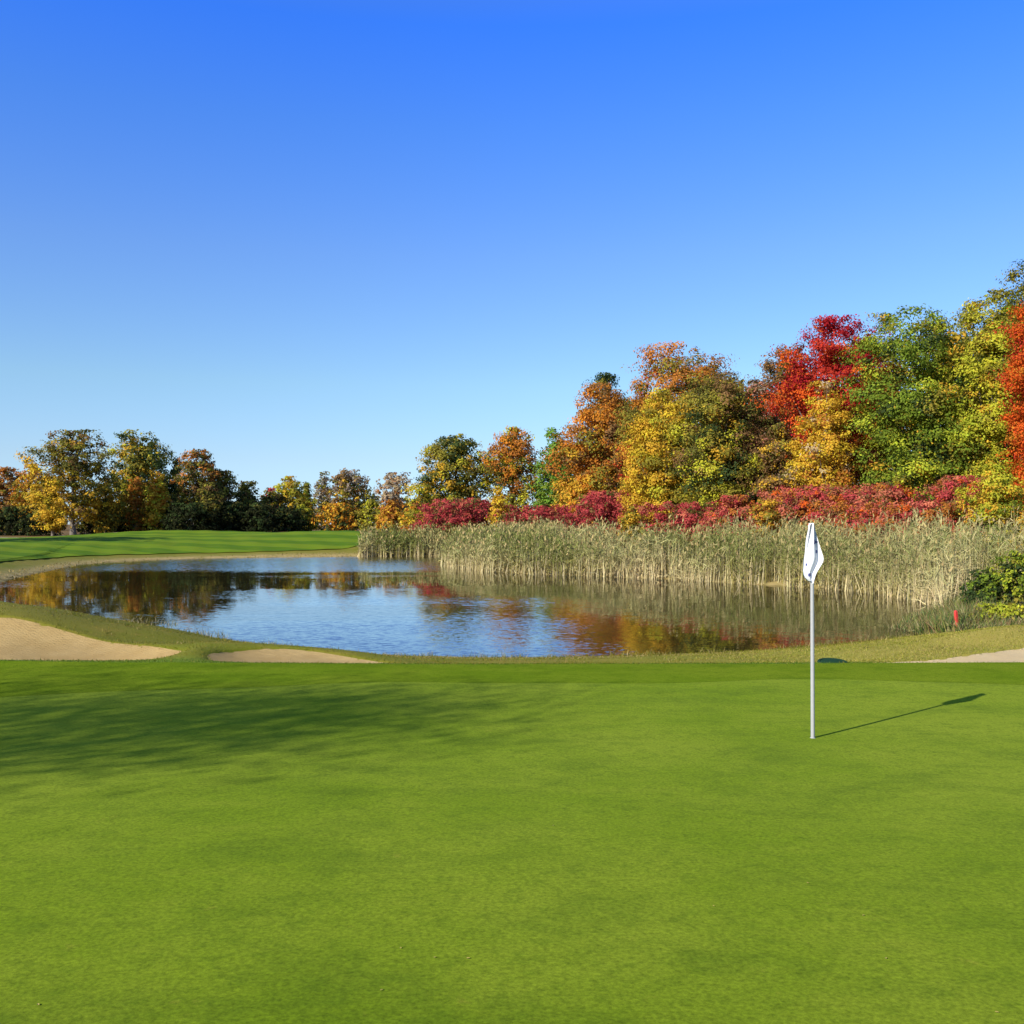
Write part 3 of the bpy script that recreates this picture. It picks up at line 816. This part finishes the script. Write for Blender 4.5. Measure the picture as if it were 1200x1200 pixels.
for i, (px, tp, w, D, lab) in enumerate([
    (262, 553, 52, 156, 'dark olive rounded tree at the left end of the dark hedge like row'),
    (290, 564, 40, 160, 'dark olive lower tree in the middle of the dark hedge like row'),
    (316, 572, 44, 164, 'dark olive tree with reddish top at the right end of the dark hedge like row'),
    (244, 566, 40, 148, 'near black bushy tree below the leaning brown tree'),
    (215, 572, 40, 150, 'near black bushy tree right of the orange yellow young tree'),
]):
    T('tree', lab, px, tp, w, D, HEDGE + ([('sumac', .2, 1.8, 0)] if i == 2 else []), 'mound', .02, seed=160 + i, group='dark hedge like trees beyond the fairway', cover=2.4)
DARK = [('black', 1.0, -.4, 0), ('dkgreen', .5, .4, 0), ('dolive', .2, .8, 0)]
for i, (px, tp, w, D, lab) in enumerate([
    (10, 594, 56, 152, 'blackish green shrub at the photo\'s left edge behind the path'),
    (48, 597, 48, 151, 'blackish green shrub left of the bare trunk of the large open crowned tree'),
    (106, 600, 34, 153, 'blackish green shrub right behind the bare trunk of the large open crowned tree'),
    (128, 598, 34, 156, 'blackish green shrub under the gold and olive low tree'),
    (150, 596, 44, 154, 'blackish green shrub under the olive green tree'),
    (182, 592, 46, 153, 'blackish green shrub under the orange yellow young tree'),
    (222, 590, 54, 145, 'blackish green shrub at the fairway\'s edge under the leaning brown tree'),
    (268, 588, 56, 150, 'blackish green shrub at the foot of the dark hedge row\'s left tree'),
    (304, 590, 54, 152, 'blackish green shrub at the foot of the dark hedge row\'s middle tree'),
    (336, 594, 40, 156, 'blackish green shrub at the foot of the yellow olive rounded tree')]):
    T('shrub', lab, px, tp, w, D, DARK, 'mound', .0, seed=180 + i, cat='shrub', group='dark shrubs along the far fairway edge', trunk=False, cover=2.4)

# low far woods closing the gaps
FARP = [[('brown', 1, 0, 0), ('olive', 1, 0, 0)], [('olive', 1, 0, 0), ('gold', .5, 0, 0), ('dolive', .6, 0, 0)], [('rust', .7, 0, 0), ('brown', 1, 0, 0), ('olive', .5, 0, 0)]]
V_, F_, C_ = [], [], []; off = 0
rngf = np.random.default_rng(77)
for i in range(46):
    D = rngf.uniform(260, 330); x = -150 + i * 6.6 + rngf.uniform(-2, 2)
    H = rngf.uniform(6.5, 9.5); W = rngf.uniform(8, 11)
    v, f, c, _, _ = build_crown(900 + i, H, W, 0.0, 'mound', FARP[i % 3], 1.0, 1.6, cap=1200)
    V_.append(v + np.array([x, D, gz(x, D) - 0.3])); F_.append(f + off); C_.append(c); off += len(v)
tag(mesh_np('far_woods', np.concatenate(V_), np.concatenate(F_), LEAF, col=np.concatenate(C_)), 'low brownish far off woods closing the horizon behind all trees', 'woods', kind='stuff')

# ------------------------------------------------------------------ reeds
def strips(rng, base, direc, L, w, droop, seg=2, face=None):
    """tapering bent strips. base (n,3), direc (n,3) unit start direction, L length, w width"""
    n = len(base)
    side = np.cross(direc, np.array([0, 0, 1.0])) + rng.normal(size=(n, 3)) * 0.5
    if face is not None: side = face
    side /= np.linalg.norm(side, axis=1, keepdims=True) + 1e-9
    rows = []
    for k in range(seg + 1):
        s = k / seg
        p = base + direc * (L * s)[:, None] - np.array([0, 0, 1.0]) * (droop * L * s * s)[:, None]
        ww = (w * (1 - 0.85 * s ** 1.5))[:, None] * 0.5
        rows.append(np.stack([p - side * ww, p + side * ww], 1))
    V = np.stack(rows, 1).reshape(-1, 3)             # n,(seg+1),2
    I = np.arange(n * (seg + 1) * 2).reshape(n, seg + 1, 2)
    F = np.stack([I[:, :-1, 0], I[:, :-1, 1], I[:, 1:, 1], I[:, 1:, 0]], -1)
    return V, F.reshape(-1, 4), n, seg

def reeds():
    rng = np.random.default_rng(5)
    X = rng.uniform(-16, 34, 90000); Y = rng.uniform(29, 98, 90000)
    sd = sdf(POND, X, Y)
    ok = (sd > -0.35) & (sd < 6.5 + 1.5 * np.sin(X * .5)) & (((Y > 84) & (X > -14.6)) | (X > -6) & (Y > 50) | (X > 13.5) & (Y > 29.5))
    ok &= rng.random(len(X)) < np.where(sd < 1.2, 1.0, 0.62)
    ok &= ~((Y < 33) & (sd < 0.8)) & ~((X > 14.0) & (Y < 35.5) & (X > 14.0 + (Y - 30) * .25))
    X, Y, sd = X[ok], Y[ok], sd[ok]
    k = min(len(X), 11000); X, Y, sd = X[:k], Y[:k], sd[:k]
    n = len(X)
    Z = np.maximum(land(X, Y), WATER - 0.25) - 0.05
    clump = 0.5 + 0.5 * np.sin(X * 1.1 + Y * .6) * np.sin(X * .43 - Y * .9 + 1)
    H = (1.96 + 0.72 * clump + rng.normal(0, .30, n)) * np.interp(sd, [-.4, .3, 1.6, 7], [.62, .85, 1.0, 1.06]) * np.interp(Y, [30, 40, 60, 95], [1.08, 1.10, 1.0, .92])
    B = np.stack([X, Y, Z], 1)
    lean = rng.normal(size=(n, 3)) * np.where(rng.random(n) < .12, .22, .07)[:, None]; lean[:, 2] = 1; lean[:, 0] += .05; lean /= np.linalg.norm(lean, axis=1, keepdims=True)
    straw = np.clip(0.44 + 0.45 * np.sin(X * .9 + Y * .35 + .5) + rng.normal(0, .25, n) + np.where((Y < 44), .32, 0) - np.interp(Y, [52, 80], [0, .32]), 0, 1)
    cs_lo = np.array([.60, .49, .26]); cs_hi = np.array([.38, .35, .15]); cg_lo = np.array([.27, .235, .070]); cg_hi = np.array([.165, .190, .050])
    Vs, Fs, Cs = [], [], []; off = 0
    def add(V, F, c):
        nonlocal off
        Vs.append(V); Fs.append(F + off); Cs.append(c); off += len(V)
    jit = lambda m: rng.uniform(.72, 1.28, (m, 1)) * rng.uniform(.95, 1.05, (m, 3))
    wid = np.interp(Y, [30, 60, 95], [.035, .055, .085])
    V, F, m, sg = strips(rng, B, lean, H, wid * .8, np.full(n, .02), 3)
    s = straw[:, None]
    lo = cg_lo * (1 - s) + cs_lo * s; hi = cg_hi * (1 - s) + cs_hi * s
    c = np.stack([lo, lo * .5 + hi * .5, hi], 1) * jit(n)[:, None, :]
    add(V, F, c.reshape(-1, 3))
    for q in range(5):
        h = rng.uniform(.10, .95, n) * H
        b = B + lean * h[:, None]
        az = rng.uniform(0, 2 * np.pi, n)
        el = rng.uniform(.55, 1.25, n)
        d = np.stack([np.cos(az) * np.cos(el), np.sin(az) * np.cos(el), np.sin(el)], 1)
        V, F, m, sg = strips(rng, b, d, rng.uniform(.5, .95, n), wid, rng.uniform(.25, .75, n), 2)
        t = (h / H)[:, None]
        t = np.clip(t * 1.25 - .15, 0, 1)
        cc = (lo * (1 - t) + hi * t) * jit(n)
        add(V, F, np.repeat(cc, 2, 0))
    # bare straw stems at the front edge, bright against the shade behind
    fr = (sd < 1.5) & (rng.random(n) < .7); kf = fr.sum()
    for q in range(2):
        b = B[fr] + rng.normal(size=(kf, 3)) * np.array([.12, .12, 0])
        V, F, m, sg = strips(rng, b, lean[fr], H[fr] * rng.uniform(.45, .85, kf), wid[fr] * 1.0, np.full(kf, .03), 2)
        add(V, F, np.repeat(np.array([.54, .45, .24]) * jit(kf), 2, 0))
    # plumes
    pl = rng.random(n) < .5
    b = (B + lean * H[:, None] * .97)[pl]; k = pl.sum()
    d = lean[pl] + rng.normal(size=(k, 3)) * .18; d /= np.linalg.norm(d, axis=1, keepdims=True)
    V, F, m, sg = strips(rng, b, d, rng.uniform(.22, .38, k), wid[pl] * 1.9, np.full(k, .35), 2)
    add(V, F, np.repeat(np.array([.36, .28, .12]) * jit(k), 2, 0))
    V = np.concatenate(Vs); F = np.concatenate(Fs); c = np.concatenate(Cs)
    tag(mesh_np('reeds', V, F, REED, col=np.clip(c, .01, .8)), 'tall straw and olive reeds lining the pond\'s right and far bank', 'reeds', kind='stuff')
reeds()

# ------------------------------------------------------------------ grasses
def tufts(name, label, cat, X, Y, Z, L, w, cols, seed, spread=.5, seg=2, per=1, droop=.35, mat=GRASSBLADE):
    rng = np.random.default_rng(seed)
    X = np.repeat(X, per); Y = np.repeat(Y, per); Z = np.repeat(Z, per); L = np.repeat(L, per)
    n = len(X)
    B = np.stack([X + rng.normal(0, .02, n), Y + rng.normal(0, .02, n), Z - .01], 1)
    d = rng.normal(size=(n, 3)) * spread; d[:, 2] = 1; d /= np.linalg.norm(d, axis=1, keepdims=True)
    V, F, m, sg = strips(rng, B, d, L * rng.uniform(.6, 1.3, n), np.full(n, w), np.full(n, droop) * rng.uniform(.3, 1.3, n), seg)
    ci = rng.integers(0, len(cols), n)
    c = np.array(cols)[ci] * rng.uniform(.7, 1.3, (n, 1))
    return tag(mesh_np(name, V, F, mat, col=np.repeat(np.clip(c, .01, .8), seg, 0)), label, cat, kind='stuff')

rng = np.random.default_rng(8)
X = rng.uniform(-15, 13, 120000); Y = rng.uniform(15.35, 26, 120000)
sd = sdf(POND, X, Y); inb = np.zeros(len(X), bool); nearb = np.zeros(len(X), bool)
for b in BUNK.values():
    r = bunker_rn(b, X, Y); inb |= r < .985; nearb |= (r < 1.12)
keep = (sd > .1) & ~inb & (np.abs(X) < .62 * Y + 1)
X, Y, sd, nearb = X[keep], Y[keep], sd[keep], nearb[keep]
tufts('rough_grass', 'short olive and tan rough grass between the green and the pond', 'grass', X, Y, ground_z(X, Y),
      np.where(nearb, .05, .042) + .05 * sst(1.6, .2, sd), .011, [(.12, .14, .010), (.15, .15, .016), (.20, .17, .03), (.26, .19, .045), (.10, .12, .010)], 9, .7)
X = rng.uniform(-15, 13, 90000); Y = rng.uniform(14.5, 15.75, 90000)
inb = np.zeros(len(X), bool)
for b in BUNK.values(): inb |= bunker_rn(b, X, Y) < .97
k = ~inb & (np.abs(X) < .6 * Y) & (rng.random(len(X)) < np.interp(Y, [14.5, 15.2, 15.75], [.25, 1, .5]))
X, Y = X[k], Y[k]
tufts('fringe_grass', 'dense dark green collar grass along the green\'s far edge', 'grass', X, Y, ground_z(X, Y), np.full(len(X), .035), .010,
      [(.06, .125, .004), (.08, .15, .006), (.10, .16, .008), (.05, .10, .004)], 19, .6)
# uneven tufts on the bank's crest and along its wet edge
X = rng.uniform(-14, 13, 50000); Y = rng.uniform(17.5, 30, 50000); sd = sdf(POND, X, Y)
clm = np.sin(X * 2.7 + np.sin(Y * 1.9) * 2) * np.sin(Y * 2.1 - X * .8) + .5 * np.sin(X * 7.1 + Y * 5.3)
inb = np.zeros(len(X), bool)
for b in BUNK.values(): inb |= bunker_rn(b, X, Y) < 1.03
k = (sd > -.15) & ~inb & (clm > np.interp(sd, [0, .5, 3], [.1, .45, .95])) & (np.abs(X) < .6 * Y)
X, Y, sd, clm = X[k], Y[k], sd[k], clm[k]
tufts('bank_tufts', 'ragged olive and straw grass tufts along the near bank of the pond', 'grass', X, Y, np.maximum(ground_z(X, Y), WATER - .05), np.interp(sd, [0, .6, 3], [.19, .12, .085]) * rng.uniform(.6, 1.3, len(X)), .012,
      [(.12, .14, .012), (.18, .17, .03), (.26, .20, .06), (.34, .27, .11), (.09, .11, .01)], 29, .5, per=2)
X = rng.uniform(2, 13, 70000); Y = rng.uniform(15.7, 27, 70000); sd = sdf(POND, X, Y)
inb = np.zeros(len(X), bool)
for b in BUNK.values(): inb |= bunker_rn(b, X, Y) < 1.0
k = (sd > .1) & ~inb & (np.abs(X) < .6 * Y) & (rng.random(len(X)) < sst(2, 7, X))
X, Y = X[k], Y[k]
tufts('straw_grass', 'yellowing straw rough grass on the pond\'s right bank above the right bunker', 'grass', X, Y, ground_z(X, Y), np.full(len(X), .05), .012,
      [(.26, .26, .035), (.32, .28, .06), (.38, .30, .09), (.22, .24, .03)], 39, .7)
# taller weeds standing at the water's edge
X = rng.uniform(-26, 16, 60000); Y = rng.uniform(22, 46, 60000); sd = sdf(POND, X, Y)
pat = np.sin(X * 1.3 + .5) * np.sin(Y * .9 + X * .4)
lx = (X < -7) & (Y < 36.5) & (sd > -1.5) & (sd < .3) & (pat > .15)
lf = (X < -16) & (sd > -.4) & (sd < .25) & (pat > .3)
k = (lx | lf); k &= rng.random(len(X)) < .5
tufts('shore_sedge', 'sparse straw coloured sedge standing in the pond\'s left edge', 'grass', X[k], Y[k], np.maximum(land(X, Y), WATER - .1)[k], np.full(k.sum(), .30), .022,
      [(.30, .25, .13), (.16, .15, .05), (.40, .35, .22), (.10, .10, .03)], 10, .35, per=2)
sx0 = at(1121.5, 27.6)
X = rng.uniform(9.5, 19, 60000); Y = rng.uniform(25, 34, 60000); sd = sdf(POND, X, Y)
k = (np.hypot(X - sx0, Y - 26.9) > .8) & (sd > -1.6) & (sd < 2.2) & (X > 11.6 - (Y - 26) * .15) & (Y < 27.2 + (X - 8) * 1.0)
k &= (rng.random(len(X)) < np.interp(sd, [-1.6, 0, 2.2], [.15, .5, .5]))
hh = np.interp(sd, [-1.6, 0, .8, 2.2], [.5, .75, .75, .25]) * np.interp(X, [11, 13, 17], [.75, 1.0, 1.15])
tufts('pond_weeds', 'green and straw weeds at the pond\'s right end around the red stake', 'weeds', X[k], Y[k], np.maximum(land(X, Y), WATER - .15)[k], hh[k], .03,
      [(.11, .15, .035), (.07, .12, .04), (.22, .22, .06), (.30, .26, .12), (.20, .13, .06)], 11, .3, per=2, droop=.5)
# tan grass along the far shore
X = rng.uniform(-40, -6, 40000); Y = rng.uniform(40, 98, 40000); sd = sdf(POND, X, Y)
k = (sd > -.1) & (sd < np.where(X < -22, 1.2, 2.2)) & ((X < -13) | (Y > 86)) & (rng.random(len(X)) < np.where(X < -24, .35, .8))
tufts('shore_grass', 'dry tan grass along the pond\'s far left shore', 'grass', X[k], Y[k], land(X, Y)[k], np.full(k.sum(), .17), .06,
      [(.34, .24, .08), (.26, .19, .06), (.22, .19, .04), (.38, .28, .12), (.17, .16, .03)], 12, .6)

T('shrub', 'green yellow leafy bush at the photo\'s right edge beside the reeds', 1196, 648, 64, 31.0,
  [('green', .8, 0, 0), ('lime', .6, 0, 0), ('dkgreen', .8, -.3, .3), ('olive', .4, 0, .4)], 'mound', .0, seed=210, cat='shrub', trunk=False, clump=.16, leafpx=3.2)
T('shrub', 'blue green low bush between the reeds and the leafy bush at the right edge', 1152, 668, 46, 31.5,
  [('dkgreen', 1.0, 0, 0), ('green', .5, .3, 0)], 'mound', .0, seed=211, cat='shrub', trunk=False, clump=.16, leafpx=3.1)
T('shrub', 'low yellow green plant at the foot of the leafy bush at the right edge', 1176, 708, 56, 27.8,
  [('lime', 1.0, 0, 0), ('lemon', .5, 0, 0), ('olive', .4, 0, 0)], 'mound', .0, seed=212, cat='plant', trunk=False, clump=.16, leafpx=3.1)

# the tree outside the photo whose shadow lies on the green
def shade_tree(x, y, H, W, cb, seed, label):
    z = gz(x, y)
    V, F, col, tops, rng = build_crown(seed, H, W, cb, 'round', [('olive', 1, 0, 0), ('gold', .6, 0, 0)], .11, .88, .5, 0, 30000, loose=.6)
    r = tag(empty('tree', (x, y, z)), label, 'tree', 'trees outside the photo shading the green')
    tv, tf = build_trunk(rng, H, W, cb, tops, .2, 12)
    mesh_np('trunk', tv, tf, BARK, r, smooth=True)
    mesh_np('crown', V, F, LEAF, r, col=col)
shade_tree(-15.9, -1.2, 10.2, 3.9, .77, 301, 'tree outside the photo shading the right tip of the dark patch on the green')
shade_tree(-19.3, -1.1, 10.3, 4.8, .77, 302, 'tree outside the photo shading the left part of the dark patch on the green')

def side_tree(x, y, H, W, seed, label):
    z = gz(x, y)
    V, F, col, tops, rng = build_crown(seed, H, W, .4, 'round', [('olive', 1, 0, 0), ('gold', .6, 0, 0)], .5, 1.6, .17, 0, 6000)
    r = tag(empty('tree', (x, y, z)), label, 'tree')
    tv, tf = build_trunk(rng, H, W, .4, tops, .3, 10)
    mesh_np('trunk', tv, tf, BARK, r, smooth=True)
    mesh_np('crown', V, F, LEAF, r, col=col)
side_tree(-58.5, 86.5, 15.0, 9.5, 303, 'tree outside the photo whose long shadow lies across the far left fairway')

# ------------------------------------------------------------------ flag, stake, lid
FX, FY = at(951.5, 9.76), 9.76
fz = gz(FX, FY) + .008
fl = tag(empty('golf_flag', (FX, FY, fz)), 'white golf flag hanging limp on a white pole on the putting green', 'golf flag')
top = CAMZ + (HZ - 613.5) * 9.76 / PX - fz
zz = np.array([-.10, 0, .3, .9, 1.5, top - .012, top])
v, f = tube(np.column_stack([0 * zz, 0 * zz, zz]), [.0195, .0195, .0193, .019, .018, .017, .008], 14)
pole = mesh_np('pole', v, f, POLE, fl, smooth=True)
v, f = tube([(0, 0, -.10), (0, 0, .004), (0, 0, .006)], [.026, .026, .022], 14)
mesh_np('ferrule', v, f, POLE, pole, smooth=True)
# the limp cloth: a folded sheet whose left and right edges follow the photograph
u_ = FY / PX
rows = np.array([613, 617, 622, 628, 634, 640, 646, 652, 655, 659, 662, 666, 670, 674, 678, 682.0])
lf_ = np.array([948.4, 947.6, 947.0, 946.0, 945.2, 944.6, 944.0, 943.4, 943.0, 942.5, 942.3, 941.8, 941.2, 941.6, 943.0, 947.0])
rt_ = np.array([953.2, 953.9, 954.8, 956.0, 957.4, 959.0, 960.8, 962.6, 963.0, 961.6, 959.8, 957.4, 955.2, 953.6, 952.6, 951.4])
rr = np.linspace(613, 682, 36)
Lx = (np.interp(rr, rows, lf_) - 951.5) * u_; Rx = (np.interp(rr, rows, rt_) - 951.5) * u_
zf = CAMZ + (HZ - rr) * u_ - fz
NU = 26
uu = np.linspace(0, 1, NU)
def cloth(u, i):
    x = Lx[i] + (Rx[i] - Lx[i]) * u
    t = i / 35.0
    y = -.036 - .020 * np.cos(u * 2 * np.pi * 1.6 + 2.5 * t) - .018 * np.sin(np.pi * u) * t + .016 * np.sin(9 * u + 4 * t)
    z = zf[i] + .012 * np.sin(u * 5 + 1) * (t > .05)
    return x, y, z
V = np.array([[cloth(u, i) for u in uu] for i in range(36)]).reshape(-1, 3)
I = np.arange(36 * NU).reshape(36, NU)
F = np.stack([I[:-1, :-1], I[1:, :-1], I[1:, 1:], I[:-1, 1:]], -1).reshape(-1, 4)
ck = V.copy(); ck[:, 1] += .056 + .006 * np.sin(ck[:, 2] * 30)      # the rear fold of the cloth, behind the pole
V2, F2 = join([(V, F), (ck, F[:, ::-1])])
n0 = 36 * NU
rim = [(I[i, 0], I[i, 0] + n0, I[i + 1, 0] + n0, I[i + 1, 0]) for i in range(35)] + [(I[i, -1], I[i + 1, -1], I[i + 1, -1] + n0, I[i, -1] + n0) for i in range(35)]
F2 = np.concatenate([F2, np.array(rim)])
fc = mesh_np('flag', V2, F2, CLOTH, fl, smooth=True)
def mark(r0, r1, x0, x1, skew=0.0):
    i0 = (r0 - 613) / 69 * 35; i1 = (r1 - 613) / 69 * 35
    P = []
    for a in np.linspace(0, 1, 5):
        for b in np.linspace(0, 1, 5):
            ii = i0 + (i1 - i0) * a; i = int(np.clip(round(ii), 0, 35))
            px = x0 + (x1 - x0) * b + skew * a
            l = Lx[i] / u_ + 951.5; r = Rx[i] / u_ + 951.5
            u = np.clip((px - l) / (r - l), .02, .98)
            x, y, z = cloth(u, i)
            P.append((x, y - .004, CAMZ + (HZ - (613 + ii / 35 * 69)) * u_ - fz))
    J = np.arange(25).reshape(5, 5)
    mesh_np('logo_mark', P, np.stack([J[:-1, :-1], J[1:, :-1], J[1:, 1:], J[:-1, 1:]], -1).reshape(-1, 4), INK, fc)
mark(632.0, 637.5, 951.6, 954.6, -.6)
mark(634.0, 636.0, 954.4, 957.0)
mark(644.5, 648.0, 954.4, 956.8)
mark(660.0, 663.0, 942.4, 944.6)
mark(671.5, 675.0, 944.6, 948.4)

sx, sy = at(1121.5, 27.6), 27.6
sz = gz(sx, sy)
st = tag(empty('hazard_stake', (sx, sy, sz)), 'short red hazard stake among the weeds at the pond\'s right end', 'stake')
w = .034
V = [(-w, -w, -.15), (w, -w, -.15), (w, w, -.15), (-w, w, -.15), (-w, -w, .54), (w, -w, .54), (w, w, .54), (-w, w, .54), (-.02, -.02, .58), (.02, -.02, .58), (.02, .02, .58), (-.02, .02, .58)]
F = [(0, 1, 5, 4), (1, 2, 6, 5), (2, 3, 7, 6), (3, 0, 4, 7), (4, 5, 9, 8), (5, 6, 10, 9), (6, 7, 11, 10), (7, 4, 8, 11), (8, 9, 10, 11)]
so = mesh_np('post', V, F, RED, st)
st.rotation_euler = (0.03, -0.16, 0.4)

vx, vy = at(975, 15.7), 15.7
vz = gz(vx, vy) - .022
vb = tag(empty('valve_cover', (vx, vy, vz)), 'dark green round cover lying in the rough behind the flag pole', 'valve cover')
def disc(prof, seg=32):
    V = []; F = []
    for r, z in prof:
        for k in range(seg):
            a = 2 * math.pi * k / seg; V.append((r * math.cos(a), r * math.sin(a), z))
    for i in range(len(prof) - 1):
        for k in range(seg):
            F.append((i * seg + k, i * seg + (k + 1) % seg, (i + 1) * seg + (k + 1) % seg, (i + 1) * seg + k))
    return np.array(V), np.array(F)
v, f = disc([(.235, -.08), (.235, .035), (.225, .045), (.19, .045), (.185, .03)])
mesh_np('rim', v, f, LIDM, vb, smooth=False)
v, f = disc([(.183, .0), (.183, .038), (.17, .045), (.09, .05), (.002, .052)])
mesh_np('lid', v, f, LIDM, vb, smooth=False)
vb.rotation_euler = (math.radians(6), 0, 0)

# a few fallen leaves on the green
LM = mat_plain('fallen_leaf', (.27, .22, .05), (.36, .28, .07), .7, 30)
lme = None
for i, (px, py, s) in enumerate([(549, 1123, 1), (470, 1111, .8), (1010, 1073, .9), (835, 1062, .8), (510, 1122, .7), (48, 1177, .9), (448, 1160, .8), (945, 1035, .8), (1036, 1123, .8),
                                 (1165, 1186, .9), (648, 968, .8)]):
    D = CAMZ * PX / (py - HZ)
    for _ in range(6): D = (CAMZ - gz(at(px, D), D)) * PX / (py - HZ)
    x = at(px, D)
    if lme is None:
        V = [(-.5, 0, 0), (-.2, .28, .10), (.25, .22, .08), (.5, 0, .02), (.25, -.22, .1), (-.2, -.28, .06), (0, 0, .0)]
        o = mesh_np('fallen_leaf', np.array(V), np.array([(0, 1, 6), (1, 2, 6), (2, 3, 6), (3, 4, 6), (4, 5, 6), (5, 0, 6)])[:, ::-1], LM); lme = o
    else:
        o = lme.copy(); COL.objects.link(o)
    o.location = (x, D, gz(x, D) + .012); o.scale = (.019 * s,) * 3; o.rotation_euler = (0, 0, i * 1.7)
    tag(o, 'tiny pale fallen leaf lying on the putting green', 'leaf', 'fallen leaves on the green')
